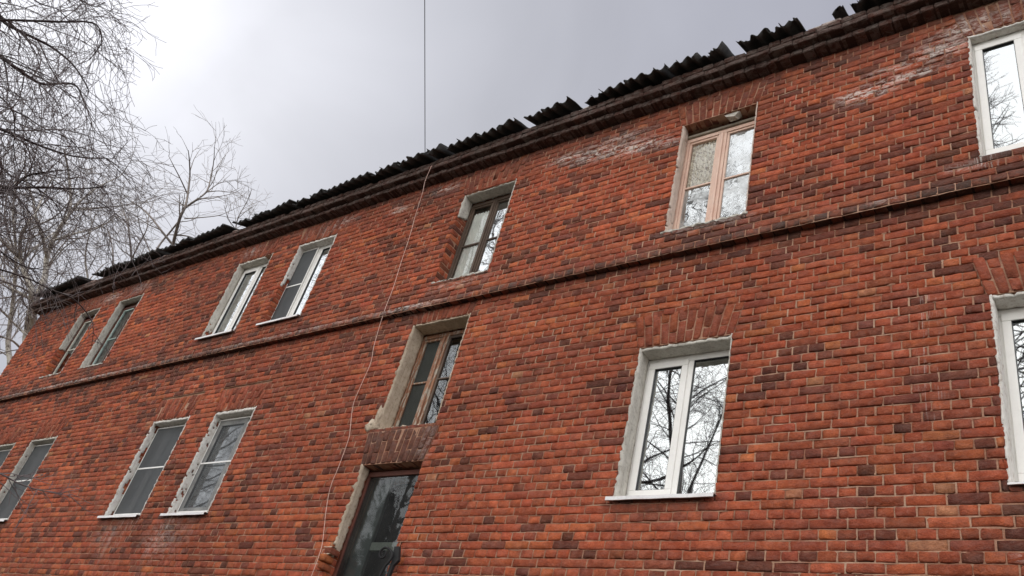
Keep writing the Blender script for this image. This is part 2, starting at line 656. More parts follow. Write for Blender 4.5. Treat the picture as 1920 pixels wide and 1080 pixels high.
EFF = [(-4.75, 7.20, 0.42, 0.10, 1.0), (-4.25, 7.10, 0.35, 0.09, 1.0), (-5.25, 7.30, 0.30, 0.07, 0.8), (-4.55, 7.36, 0.4, 0.06, 0.6), (-3.86, 7.02, 0.14, 0.07, 0.9),
       (-1.72, 6.86, 0.22, 0.09, 1.3), (-1.35, 6.93, 0.30, 0.05, 1.0), (-1.05, 7.16, 0.22, 0.12, 1.0), (-0.75, 7.36, 0.30, 0.11, 1.0),
       (-1.45, 7.10, 0.25, 0.05, 0.7), (-0.35, 7.34, 0.25, 0.09, 0.7), (-8.15, 7.32, 0.15, 0.05, 1.0), (-7.3, 7.45, 0.25, 0.05, 0.8), (-9.4, 7.45, 0.3, 0.06, 0.6),
       (-0.95, 5.60, 0.14, 0.05, 0.55), (-1.55, 5.33, 0.14, 0.03, 0.6), (-6.1, 3.45, 0.08, 0.2, 0.4), (-11.6, 7.45, 0.3, 0.08, 0.5),
       (-10.2, 2.45, 0.40, 0.25, 0.30), (-11.6, 2.45, 0.3, 0.2, 0.2), (-3.2, 5.62, 0.5, 0.04, 0.4), (-7.1, 5.34, 0.5, 0.05, 0.9), (-9.0, 5.34, 2.5, 0.03, 0.5),
       (-15.2, 5.34, 3.0, 0.03, 0.7), (-16.1, 7.42, 0.4, 0.08, 0.8), (-15.0, 7.42, 0.3, 0.08, 0.8), (-6.5, 5.62, 0.5, 0.05, 0.4), (-0.78, 2.28, 0.05, 0.02, 2.0)]


def wear_at(x, zz):
    e = np.zeros(len(x)) + 0.04
    for (ex, ez, rx, rz, a) in EFF:
        e = np.maximum(e, a * np.exp(-((x - ex) / rx) ** 2 - ((zz - ez) / rz) ** 2))
    d = np.zeros(len(x)) + 0.05
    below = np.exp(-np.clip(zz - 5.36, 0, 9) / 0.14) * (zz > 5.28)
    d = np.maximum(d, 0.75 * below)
    d = np.maximum(d, 0.85 * (zz > 5.28) * (zz < 5.37))  # string course: grime plus the painted shade of its underside
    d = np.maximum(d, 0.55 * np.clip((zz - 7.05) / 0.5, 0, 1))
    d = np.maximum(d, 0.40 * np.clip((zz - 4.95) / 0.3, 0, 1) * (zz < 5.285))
    for w in WINS:
        x0, x1, z0, z1, q = WINS[w]
        inx = 1 / (1 + np.exp(-(x - x0 + 0.05) * 25)) / (1 + np.exp((x - x1 - 0.02) * 25))
        dz = z0 - zz
        d = np.maximum(d, 0.9 * inx * (dz > -0.03) * np.exp(-np.clip(dz, 0, 9) / 0.16))
    s = np.zeros(len(x))
    for (sx0, sx1, a) in ((-11.55, -10.95, 0.7), (-10.42, -10.12, 1.0), (-9.95, -9.6, 0.5)):
        s = np.maximum(s, a * (x > sx0) * (x < sx1) * (zz < 2.80) * np.exp(-np.clip(2.76 - zz, 0, 9) / 0.45))
    s = np.maximum(s, 0.8 * (np.abs(x + 0.80) < 0.10) * (zz < 5.68) * (zz > 5.52))
    s = np.maximum(s, 0.55 * (np.abs(x + 1.30) < 0.035) * (zz < 4.35) * (zz > 3.25))
    s = np.maximum(s, 0.45 * (np.abs(x + 9.93) < 0.3) * (zz > 7.26) * (zz < 7.5))
    return np.stack([e.clip(0, 1), d.clip(0, 1), s.clip(0, 1)], 1)


# ------------------------------------------------------------------ brick builder
FR_WALL = (np.array([0, D, 0.0]), np.array([1, 0, 0.0]), np.array([0, 0, 1.0]), np.array([0, -1.0, 0]))


def brick_arrays(Q, front, depth, frame, worn=1.0):
    """Q (N,4,2): bl, br, tr, tl corners; 30 vertices, 48 triangles a brick"""
    N = len(Q)
    r = RNG
    bl, br, tr, tl = Q[:, 0], Q[:, 1], Q[:, 2], Q[:, 3]

    def along(a, b, dist):
        v = b - a
        L = np.maximum(np.linalg.norm(v, axis=1, keepdims=True), 1e-6)
        return a + v / L * np.minimum(dist[:, None], L * 0.3)
    c = lambda: r.uniform(0.004, 0.015, N) * worn
    pts = [along(bl, br, c()), (bl + br) / 2, along(br, bl, c()), along(br, tr, c()), along(tr, br, c()),
           along(tr, tl, c()), (tr + tl) / 2, along(tl, tr, c()), along(tl, bl, c()), along(bl, tl, c())]
    P = np.stack(pts, 1)
    P += r.normal(0, 0.0017 * worn, P.shape)
    P[:, [1, 6], 0] += r.uniform(-0.03, 0.03, (N, 2))
    P[:, [1, 6], 1] += r.normal(0, 0.0016 * worn, (N, 2))
    cen = Q.mean(1)[:, None, :]
    for _k in range(3):                              # chips out of the arrises
        m_ = r.random(N) < 0.30 * min(worn, 1.0)
        ii = np.nonzero(m_)[0]
        pp = r.integers(0, 10, len(ii))
        amt = r.uniform(0.03, 0.10, (len(ii), 2)) * np.array([0.35, 1.6])
        P[ii, pp] += (cen[ii, 0] - P[ii, pp]) * amt
    ext = np.maximum((Q.max(1) - Q.min(1)) / 2, 0.01)[:, None, :]
    ins = r.uniform(0.0015, 0.0055, (N, 10, 1)) * worn
    I = cen + (P - cen) * (1 - ins / ext)
    tiltx = r.normal(0, 0.0026, (N, 1))
    tiltz = r.normal(0, 0.0016, (N, 1))
    plane = front[:, None] + tiltx * (P[:, :, 0] - cen[:, :, 0]) / ext[:, :, 0] + tiltz * (P[:, :, 1] - cen[:, :, 1]) / ext[:, :, 1]
    nI = plane + r.normal(0, 0.0008, P.shape[:2])
    nO = plane - r.uniform(0.002, 0.007, P.shape[:2]) * worn
    nO[:, 0:3] -= 0.002
    nB = (front - depth)[:, None] + np.zeros_like(plane)
    O, U, V, Nn = frame

    def w3(p, n):
        return O + p[..., 0:1] * U + p[..., 1:2] * V + n[..., None] * Nn
    Vv = np.concatenate([w3(I, nI), w3(P, nO), w3(P, nB)], 1)       # N,30,3
    return Vv


_i = np.arange(10)
_j = (_i + 1) % 10
CAP = _i.copy()
BEV = np.stack([_i, _i + 10, _j + 10, _j], 1)
SID = np.stack([_i + 10, _i + 20, _j + 20, _j + 10], 1)
QUADS = np.concatenate([BEV, SID])


def flip_needed(frame):
    O, U, V, Nn = frame
    return np.dot(np.cross(U, V), Nn) < 0


def bricks_mesh(name, Vv, col, wear, flip):
    N = len(Vv)
    cap = CAP if not flip else CAP[::-1]
    qd = QUADS if not flip else QUADS[:, ::-1]
    off = (np.arange(N) * 30)[:, None]
    loops = np.concatenate([cap[None, :] + off, (qd.ravel()[None, :] + off)], 1).astype(np.int32)
    tot = np.tile(np.array([10] + [4] * 20, np.int32), N)
    me = bpy.data.meshes.new(name)
    me.vertices.add(N * 30)
    me.vertices.foreach_set('co', Vv.astype(np.float32).ravel())
    me.loops.add(loops.size)
    me.loops.foreach_set('vertex_index', loops.ravel())
    me.polygons.add(len(tot))
    me.polygons.foreach_set('loop_start', (np.cumsum(tot) - tot).astype(np.int32))
    me.polygons.foreach_set('loop_total', tot)
    me.materials.append(M_BRICK)
    ca = me.attributes.new('col', 'FLOAT_COLOR', 'POINT')
    cc = np.ones((N, 30, 4), np.float32)
    cc[:, :, :3] = col[:, None, :]
    ca.data.foreach_set('color', cc.ravel())
    wa = me.attributes.new('wear', 'FLOAT_COLOR', 'POINT')
    ww = np.ones((N * 30, 4), np.float32)
    ww[:, :3] = wear
    wa.data.foreach_set('color', ww.ravel())
    me.update(calc_edges=True)
    return me


# ------------------------------------------------------------------ lay out the wall bricks
class Batch:
    def __init__(s):
        s.Q, s.f, s.d, s.h = [], [], [], []

    def add(s, q, front, depth, header):
        s.Q.append(q)
        s.f.append(front)
        s.d.append(depth)
        s.h.append(header)


def rect(a, b, c, d):
    return ((a, c), (b, c), (b, d), (a, d))


wall_b = Batch()
head_joints = []      # (x, z0, z1)
bed_joints = []       # (x0, x1, z)
J = 0.0038            # half joint
SPALL = [(-2.28, 6.42), (-1.12, 5.98), (-1.25, 5.56), (-5.95, 2.37), (-2.6, 4.72), (-1.62, 2.60), (-4.55, 6.1), (-8.1, 4.15), (-12.6, 4.8), (-0.95, 6.62)]
for (z0, z1, k) in ROWS:
    zc = (z0 + z1) / 2
    string = k == 37
    # intervals left free by openings and arches
    cuts = []
    for w, (x0, x1, a, b, q) in WINS.items():
        lo, hi = max(z0, a), min(z1, b)
        if hi - lo > 0.0:
            cuts.append((x0, x1, lo, hi, w))
        if b + 0.0 < zc < b + ARCH_H[w]:
            e = arch_extent(w, zc)
            cuts.append((e[0], e[1], z0, z1, w))
    cuts.sort()
    spans = [(XL, XR, z0, z1)]
    for (cx0, cx1, lo, hi, w) in cuts:
        new = []
        for (sx0, sx1, sz0, sz1) in spans:
            if cx1 <= sx0 or cx0 >= sx1:
                new.append((sx0, sx1, sz0, sz1))
                continue
            if cx0 > sx0:
                new.append((sx0, cx0, sz0, sz1))
            if cx1 < sx1:
                new.append((cx1, sx1, sz0, sz1))
            if lo - z0 > 0.022:
                new.append((max(cx0, sx0), min(cx1, sx1), z0, lo))
            if z1 - hi > 0.022:
                new.append((max(cx0, sx0), min(cx1, sx1), hi, z1))
        spans = new
    header = (k % 2 == 0)
    pitch = 0.1263 if header else 0.2526
    phase = -2.161 if header else -2.161 + 0.063
    if k % 4 == 3:
        phase += 0.126
    front = 0.082 if string else 0.0
    depth = 0.12 if string else 0.034
    if string:
        spans = [(XL - 0.06, XR, z0, z1)]
        pitch, header, phase = 0.126, True, 0.0
    for (sx0, sx1, sz0, sz1) in spans:
        i0 = math.ceil((sx0 - phase) / pitch)
        xs = [sx0]
        x = phase + i0 * pitch
        while x < sx1:
            jx = x + random.gauss(0, 0.004 if header else 0.006)
            if jx - xs[-1] > 0.05 and sx1 - jx > 0.04:
                xs.append(jx)
            x += pitch
            if not header and random.random() < 0.08 and sx1 - x > 0.3:
                xs.append(x - pitch + 0.126)      # an odd half brick in a stretcher course
                xs = sorted(xs)
        xs.append(sx1)
        if sz1 - sz0 > 0.07:
            for xj in xs[1:-1]:
                head_joints.append((xj, sz0, sz1, front))
        bed_joints.append((sx0, sx1, sz0, front))
        for a, b in zip(xs[:-1], xs[1:]):
            if b - a < 0.02:
                continue
            dz = random.gauss(0, 0.0012)
            wob = 0.004 * math.sin(a * 0.9 + k * 0.37) + 0.003 * math.sin(a * 2.3 + k)
            f = front + random.gauss(0, 0.0022)
            for (px_, pz_) in SPALL:
                if abs((a + b) / 2 - px_) < 0.12 and abs(zc - pz_) < 0.05:
                    f -= 0.007
            if random.random() < 0.012:
                f -= random.uniform(0.003, 0.007)
            h0, h1 = sz0 + J + dz + wob * 0.4, sz1 - J + dz + wob * 0.4
            if sz1 - sz0 < 0.07:
                h0, h1 = sz0 + 0.003, sz1 - 0.003
            ga = 0.001 if a == sx0 and sx0 > XL + 0.1 else J
            gb = 0.001 if b == sx1 and sx1 < XR - 0.1 else J
            wall_b.add(rect(a + ga * random.uniform(0.6, 1.3), b - gb * random.uniform(0.6, 1.3), h0, h1), f, depth, header)

# cornice: one course out by 0.12, two courses out by 0.21
corn_b = Batch()
for (c0, c1, front, dep, hd) in ((7.63, 7.707, 0.134, 0.20, True), (7.707, 7.784, 0.216, 0.24, False), (7.784, 7.861, 0.216, 0.24, True)):
    pitch = 0.1263 if hd else 0.2526
    x = XL - front
    prev = x
    while x < XR:
        x += pitch * random.uniform(0.97, 1.03)
        if c0 > 7.78 and random.random() < 0.05:
            prev = x
            continue
        corn_b.add(rect(prev + J, x - J, c0 + 0.004, c1 - 0.004), front + random.gauss(0, 0.004), dep, hd)
        prev = x

house = empty('brick_building', (-7.5, 11.4, GROUND))
tag(house, 'old red brick apartment building with broken corrugated eaves and plastered window reveals', 'building')

# wall backing with holes for the windows (the mortar bed behind the bricks)
xs = sorted({XL, XR} | {v for w in WINS.values() for v in w[:2]})
zs = sorted({GROUND - 0.3, Z_CORN + 0.2} | {v for w in WINS.values() for v in w[2:4]})
mb = MB()
yb = D + 0.021
TH = 0.45
vid = {}


def inside(xc, zc):
    return any(a < xc < b and c < zc < d for (a, b, c, d, q) in WINS.values())


def vget(x, y, z):
    kk = (round(x, 4), round(y, 4), round(z, 4))
    if kk not in vid:
        vid[kk] = len(mb.V)
        mb.V.append(kk)
    return vid[kk]


for i in range(len(xs) - 1):
    for j in range(len(zs) - 1):
        if inside((xs[i] + xs[i + 1]) / 2, (zs[j] + zs[j + 1]) / 2):
            continue
        a, b, c, d = xs[i], xs[i + 1], zs[j], zs[j + 1]
        mb.F.append((vget(a, yb, c), vget(b, yb, c), vget(b, yb, d), vget(a, yb, d)))
        mb.F.append((vget(a, yb + TH, d), vget(b, yb + TH, d), vget(b, yb + TH, c), vget(a, yb + TH, c)))
for (a, b, c, d, q) in WINS.values():           # reveals of the rough opening
    for (p, r) in (((a, c), (a, d)), ((a, d), (b, d)), ((b, d), (b, c)), ((b, c), (a, c))):
        mb.F.append((vget(p[0], yb, p[1]), vget(p[0], yb + TH, p[1]), vget(r[0], yb + TH, r[1]), vget(r[0], yb, r[1])))
mb.box(XL, XR, yb + TH + 0.01, 17.0, GROUND - 0.3, GROUND + 0.2)
mb.box(XL, XL + 0.4, yb + TH + 0.01, 17.0, GROUND + 0.21, 7.8)
mb.box(XR - 0.4, XR, yb + TH + 0.01, 17.0, GROUND + 0.21, 7.8)
mb.box(XL, XR, 16.6, 17.0, GROUND + 0.21, 7.8)
wall = mb.make('wall', M_MORTAR, house, origin=(-7.5, D, GROUND))

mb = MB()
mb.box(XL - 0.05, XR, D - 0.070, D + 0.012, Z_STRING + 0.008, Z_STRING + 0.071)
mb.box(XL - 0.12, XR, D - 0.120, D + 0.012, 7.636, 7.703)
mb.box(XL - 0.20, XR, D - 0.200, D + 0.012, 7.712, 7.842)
mb.make('cornice_mortar', M_SOFFIT_SHADE, wall)


def finish(batch, frame):
    Q = np.array(batch.Q)
    f = np.array(batch.f)
    d = np.array(batch.d)
    h = np.array(batch.h)
    Vv = brick_arrays(Q, f, d, frame)
    cen = Vv.mean(1)
    col = brick_colour(len(Q), h, cen[:, 2], cen[:, 0])
    wear = wear_at(Vv[:, :, 0].ravel(), Vv[:, :, 2].ravel())
    return Vv, col, wear


def screen_area(Vv):
    P = Vv[:, :10].reshape(-1, 3)
    c = P @ F_
    x = 960 + FPX * (P @ R_) / c
    y = 540 - FPX * (P @ U_) / c
    x = x.reshape(-1, 10)
    y = y.reshape(-1, 10)
    ok = (x.min(1) > -5) & (x.max(1) < 1925) & (y.min(1) > -5) & (y.max(1) < 1085) & (c.reshape(-1, 10).min(1) > 0)
    area = 0.5 * np.abs((x * np.roll(y, -1, 1) - y * np.roll(x, -1, 1)).sum(1))
    return np.where(ok, area, 0)


Vv, col, wear = finish(wall_b, FR_WALL)
fl = flip_needed(FR_WALL)
area = screen_area(Vv)
order = np.argsort(-area)
pick = set(order[:215].tolist())
W30 = wear.reshape(-1, 30, 3)
for i in sorted(pick):
    me = bricks_mesh('brick', Vv[i:i + 1], col[i:i + 1], W30[i], fl)
    link('brick', me, wall)
rest = np.array([i for i in range(len(Vv)) if i not in pick])
o = link('brickwork', bricks_mesh('brickwork', Vv[rest], col[rest], W30[rest].reshape(-1, 3), fl), wall, origin=(-7.5, D, GROUND))
tag(o, kind='stuff')
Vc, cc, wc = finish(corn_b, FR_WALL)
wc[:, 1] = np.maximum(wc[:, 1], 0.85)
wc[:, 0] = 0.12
o = link('cornice_bricks', bricks_mesh('cornice_bricks', Vc, (cc * 0.15 + np.array([0.060, 0.022, 0.018])), wc, fl), wall, origin=(-7.5, D, 7.7))  # grimy bricks, darkened further to paint in the shade of the soffits
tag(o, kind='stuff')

# mortar in the joints: bed strips weathered back under each brick, head joints nearly flush
V, Fm = [], []
for (x0, x1, zz, front) in bed_joints:
    n = max(2, int((x1 - x0) / 0.07) + 1)
    b = len(V)
    for i in range(n):
        x = x0 + (x1 - x0) * i / (n - 1)
        fl_ = 0.5 + 0.5 * math.sin(x * 2.7 + zz * 31) * math.sin(x * 0.83 - zz * 17)
        dd = 0.0008 + 0.007 * fl_ + random.uniform(-0.002, 0.003) - front
        du = dd + random.uniform(0.004, 0.009)
        w_ = 0.004 * math.sin(x * 0.9) * 0.4
        V.append((x, D + dd, zz - 0.0080 + random.gauss(0, 0.0015) + w_))
        V.append((x, D + du, zz + 0.0060 + random.gauss(0, 0.0015) + w_))
    for i in range(n - 1):
        Fm.append((b + 2 * i, b + 2 * i + 2, b + 2 * i + 3, b + 2 * i + 1))
for (x, a, c, front) in head_joints:
    b = len(V)
    w_ = random.uniform(0.0055, 0.008)
    dd = random.uniform(-0.0005, 0.006) - front
    m_ = (a + c) / 2
    s = random.gauss(0, 0.0015)
    for (zz, e) in ((a - 0.001, 0.0015), (m_, 0), (c + 0.001, 0.0015)):
        V.append((x - w_ + s, D + dd + e, zz))
        V.append((x + w_ + s, D + dd + e + random.gauss(0, 0.0006), zz))
    for i in (0, 1):
        Fm.append((b + 2 * i, b + 2 * i + 1, b + 2 * i + 3, b + 2 * i + 2))
# blobs of mortar squeezed out over the brick faces
for _ in range(520):
    (x, a, c, front) = random.choice(head_joints)
    if not (-14 < x < 0.6 and a > 1.6):
        continue
    b = len(V)
    n = 9
    rx, rz = random.uniform(0.008, 0.035), random.uniform(0.004, 0.010)
    y = D - front - random.uniform(0.003, 0.006)
    V.append((x, y - 0.002, c))
    for i in range(n):
        t = i * 2 * math.pi / n
        V.append((x + rx * math.cos(t) * random.uniform(0.6, 1.2), y + 0.006, c + rz * math.sin(t) * random.uniform(0.6, 1.2)))
    for i in range(n):
        Fm.append((b, b + 1 + i, b + 1 + (i + 1) % n))
o = link('joint_mortar', mesh_from('joint_mortar', V, Fm, M_MORTAR, True), wall, origin=(-7.5, D, GROUND))
tag(o, kind='stuff')


# ------------------------------------------------------------------ arches over the windows
ARCH_SINGLE = ('W1', 'W3', 'W4')
for w, (x0, x1, za, zb, q) in WINS.items():
    h = ARCH_H[w]
    e0, e1 = arch_extent(w, zb), arch_extent(w, zb + h)
    n = max(8, round((e0[1] - e0[0]) / 0.0775))
    off = 0.012 if w == 'W7' else 0.0
    bt = Batch()
    for i in range(n):
        a0, a1 = e0[0] + (e0[1] - e0[0]) * i / n, e0[0] + (e0[1] - e0[0]) * (i + 1) / n
        b0, b1 = e1[0] + (e1[1] - e1[0]) * i / n, e1[0] + (e1[1] - e1[0]) * (i + 1) / n

        def P(u, t):
            return ((a0 + (a1 - a0) * u) * (1 - t) + (b0 + (b1 - b0) * u) * t, zb + h * t)
        if h < 0.25:
            splits = [0, 1]
        else:
            s = 0.67 if i % 2 else 0.33
            s += random.gauss(0, 0.015)
            splits = [0, s, 1]
        g = 0.0058 / (a1 - a0)
        for t0, t1 in zip(splits[:-1], splits[1:]):
            gt = 0.004 / h
            lo = t0 + (gt if t0 else random.uniform(0, 0.02))
            bt.add((P(g, lo), P(1 - g, lo), P(1 - g, t1 - gt), P(g, t1 - gt)), off + random.gauss(0, 0.003), 0.11 if not off else 0.12, (t1 - t0) < 0.5)
    arch = empty('window_arch', ((x0 + x1) / 2, D, zb), wall) if False else empty('window_arch', ((x0 + x1) / 2, D, zb), house)
    Va, ca, wa = finish(bt, FR_WALL)
    ca = 0.5 * ca + 0.5 * np.array([0.33, 0.090, 0.050])
    if w == 'W7':
        ca = 0.35 * ca + 0.5 * np.array([0.17, 0.075, 0.05])
        wa[:, 1] = np.maximum(wa[:, 1], 0.5)
    if w in ('W1', 'W3', 'W4', 'W7'):
        wr = wa.reshape(-1, 30, 3)
        for i in range(len(Va)):
            link('brick', bricks_mesh('brick', Va[i:i + 1], ca[i:i + 1], wr[i], fl), arch)
    else:
        tag(link('brickwork', bricks_mesh('brickwork', Va, ca, wa, fl), arch), kind='stuff')
    # mortar bed of the arch
    m2 = MB()
    yy = D + 0.008 - off
    m2.V = [(e0[0], yy, zb - 0.001), (e0[1], yy, zb - 0.001), (e1[1], yy, zb + h), (e1[0], yy, zb + h),
            (e0[0], yy + 0.1, zb - 0.001), (e0[1], yy + 0.1, zb - 0.001), (e1[1], yy + 0.1, zb + h), (e1[0], yy + 0.1, zb + h)]
    m2.F = [(0, 1, 2, 3), (0, 4, 5, 1), (3, 2, 6, 7), (0, 3, 7, 4), (1, 5, 6, 2)]
    m2.make('arch_mortar', M_MORTAR, arch)

# ------------------------------------------------------------------ jamb and soffit brickwork inside the openings
for w, (x0, x1, za, zb, q) in WINS.items():
    bt = Batch()
    fr = (np.array([x0, D, 0.0]), np.array([0, 1.0, 0]), np.array([0, 0, 1.0]), np.array([1.0, 0, 0]))
    for (r0, r1, k) in ROWS:
        if r0 < za - 0.01 or r1 > zb + 0.01:
            continue
        dep = q + 0.1
        if k % 2:
            bt.add(rect(0.004, min(dep, 0.124), r0 + J, r1 - J), 0.005 + random.gauss(0, 0.0015), 0.03, True)
            if dep > 0.16:
                bt.add(rect(0.136, dep, r0 + J, r1 - J), 0.005 + random.gauss(0, 0.0015), 0.03, False)
        else:
            bt.add(rect(0.004, dep, r0 + J, r1 - J), 0.005 + random.gauss(0, 0.0015), 0.03, False)
    Vj, cj, wj = finish(bt, fr)
    tag(link('jamb_brickwork', bricks_mesh('jamb_brickwork', Vj, cj, wj, flip_needed(fr)), wall), kind='stuff')
    bt = Batch()
    fr = (np.array([0.0, D, zb]), np.array([1.0, 0, 0]), np.array([0, 1.0, 0]), np.array([0, 0, -1.0]))
    n = round((x1 - x0) / 0.077)
    for i in range(n):
        a, b = x0 + (x1 - x0) * i / n, x0 + (x1 - x0) * (i + 1) / n
        bt.add(rect(a + 0.004, b - 0.004, 0.012, 0.125), random.gauss(0, 0.003), 0.03, True)
        bt.add(rect(a + 0.004, b - 0.004, 0.135, q + 0.12), random.gauss(-0.005, 0.006), 0.03, True)
    Vj, cj, wj = finish(bt, fr)
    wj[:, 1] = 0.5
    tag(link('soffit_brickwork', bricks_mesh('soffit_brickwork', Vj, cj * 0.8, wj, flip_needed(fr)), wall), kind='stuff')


# ------------------------------------------------------------------ rough plaster sheets
def fbm(x, y, s=0):
    return (math.sin(x * 5.1 + s) * math.cos(y * 4.3 - s * 1.7) + 0.5 * math.sin(x * 11.7 + y * 9.1 + s * 2.3) + 0.35 * math.sin(x * 23.9 - y * 19.7 + s * 3.1) + 0.2 * math.sin(x * 47 + y * 53 + s))


def plaster(name, fr, u0, u1, v0, v1, mat, parent, hole=None, thick=0.021, rough=0.004, cell=0.025, ragged=0.0045, seed=0):
    O, U, Vx, Nn = [np.array(a, float) for a in fr]
    nu, nv = max(3, int((u1 - u0) / cell)), max(3, int((v1 - v0) / cell))
    V, F = [], []
    for i in range(nu + 1):
        for j in range(nv + 1):
            u = u0 + (u1 - u0) * i / nu
            v = v0 + (v1 - v0) * j / nv
            n_ = thick + rough * (fbm(u * 4, v * 3, seed) * 0.5 + random.gauss(0, 0.25))
            if i in (0, nu):
                u += random.gauss(0, ragged)
                n_ *= 0.6
            if j in (0, nv):
                v += random.gauss(0, ragged)
            V.append(O + U * u + Vx * v + Nn * n_)
    fl2 = np.dot(np.cross(U, Vx), Nn) < 0
    for i in range(nu):
        for j in range(nv):
            u = u0 + (u1 - u0) * (i + 0.5) / nu
            v = v0 + (v1 - v0) * (j + 0.5) / nv
            if hole and hole(u, v):
                continue
            a = i * (nv + 1) + j
            f = (a, a + nv + 1, a + nv + 2, a + 1)
            F.append(f[::-1] if fl2 else f)
    par = {}

    def find(a):
        while par.setdefault(a, a) != a:
            par[a] = par[par[a]]
            a = par[a]
        return a
    for f in F:
        for b in f[1:]:
            par[find(b)] = find(f[0])
    cnt_ = {}
    for f in F:
        cnt_[find(f[0])] = cnt_.get(find(f[0]), 0) + 1
    best = max(cnt_, key=cnt_.get)
    F = [f for f in F if find(f[0]) == best]
    used = sorted({i for f in F for i in f})
    mp = {u: i for i, u in enumerate(used)}
    me = mesh_from(name, [V[i] for i in used], [tuple(mp[i] for i in f) for f in F], mat, True)
    o = link(name, me, parent)
    md = o.modifiers.new('thickness', 'SOLIDIFY')
    md.thickness = thick * 0.85
    md.offset = -1
    return o


def left_fr(x0):
    return ((x0, D, 0), (0, 1, 0), (0, 0, 1), (1, 0, 0))


def right_fr(x1):
    return ((x1, D, 0), (0, 1, 0), (0, 0, 1), (-1, 0, 0))


def top_fr(zb):
    return ((0, D, zb), (1, 0, 0), (0, 1, 0), (0, 0, -1))


def sill_metal(x0, x1, zz, q, parent, out=0.05, ext=0.035, drop=0.03):
    V = []
    n = 14
    F = []
    for i in range(n + 1):
        x = x0 - ext + (x1 - x0 + ext + 0.012) * i / n
        s = 0.0015 * math.sin(i * 1.3 + x)
        prof = [(D + q, zz + 0.03), (D - out, zz + 0.002 + s), (D - out - 0.002, zz - drop + s), (D - out + 0.008, zz - drop - 0.001 + s)]
        V += [(x, y, z_) for (y, z_) in prof]
    for i in range(n):
        for j in range(3):
            a = i * 4 + j
            F.append((a, a + 1, a + 5, a + 4))
    o = link('sill', mesh_from('sill', V, F, M_METAL), parent)
    md = o.modifiers.new('thickness', 'SOLIDIFY')
    md.thickness = 0.003
    return o


def mortar_sill(x0, x1, zz, q, parent, mat, out=0.004):
    V, F = [], []
    n = 26
    for i in range(n + 1):
        x = x0 - 0.03 + (x1 - x0 + 0.05) * i / n
        o_ = out + random.gauss(0, 0.006)
        for (y, z_) in ((D + q + 0.02, zz + 0.05), (D + q * 0.4, zz + 0.035 + random.gauss(0, 0.004)), (D - o_, zz + 0.006 + random.gauss(0, 0.007)), (D - o_ * 0.8, zz - 0.010 + random.gauss(0, 0.008)), (D + 0.02, zz - 0.02)):
            V.append((x, y, z_))
    for i in range(n):
        for j in range(4):
            a = i * 5 + j
            F.append((a, a + 1, a + 6, a + 5))
    F += [(0, 1, 2, 3, 4), tuple(n * 5 + j for j in (4, 3, 2, 1, 0))]
    return link('sill', mesh_from('sill', V, F, mat, False), parent)


def pane(x0, x1, z0, z1, y, mat, parent):
    nx, nz = 10, 14
    V, F = [], []
    a_, b_ = random.gauss(0, 0.0010), random.gauss(0, 0.0010)
    for i in range(nx + 1):
        for j in range(nz + 1):
            u, v = i / nx, j / nz
            bow = 0.00018 * math.sin(math.pi * u) * math.sin(math.pi * v)
            V.append((x0 + (x1 - x0) * u, y + bow + a_ * (u - .5) + b_ * (v - .5), z0 + (z1 - z0) * v))
    for i in range(nx):
        for j in range(nz):
            a = i * (nz + 1) + j
            F.append((a, a + nz + 1, a + nz + 2, a + 1))
    me = mesh_from('pane', V, F, mat, True)
    return link('pane', me, parent)


def curtain(x0, x1, z0, z1, y, mat, parent, name='curtain', folds=9, amp=0.012):
    V, F = [], []
    nx = folds * 8
    for i in range(nx + 1):
        x = x0 + (x1 - x0) * i / nx
        dy = amp * math.sin(i / 8 * 2 * math.pi + math.sin(i * 0.21)) if folds > 1 else 0
        for zz in (z0, (z0 + z1) / 2, z1):
            V.append((x, y + dy, zz))
    for i in range(nx):
        for j in range(2):
            a = i * 3 + j
            F.append((a, a + 3, a + 4, a + 1))
    return link(name, mesh_from(name, V, F, mat, True), parent)


def room_backing(x0, x1, z0, z1, y, parent):
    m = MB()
    m.box(x0 - 0.02, x1 + 0.02, y + 0.27, y + 0.29, z0 - 0.02, z1 + 0.02)  # dark panel added behind the glass, stands for the unlit room
    return m.make('dark_backing', M_ROOM_DARK, parent)


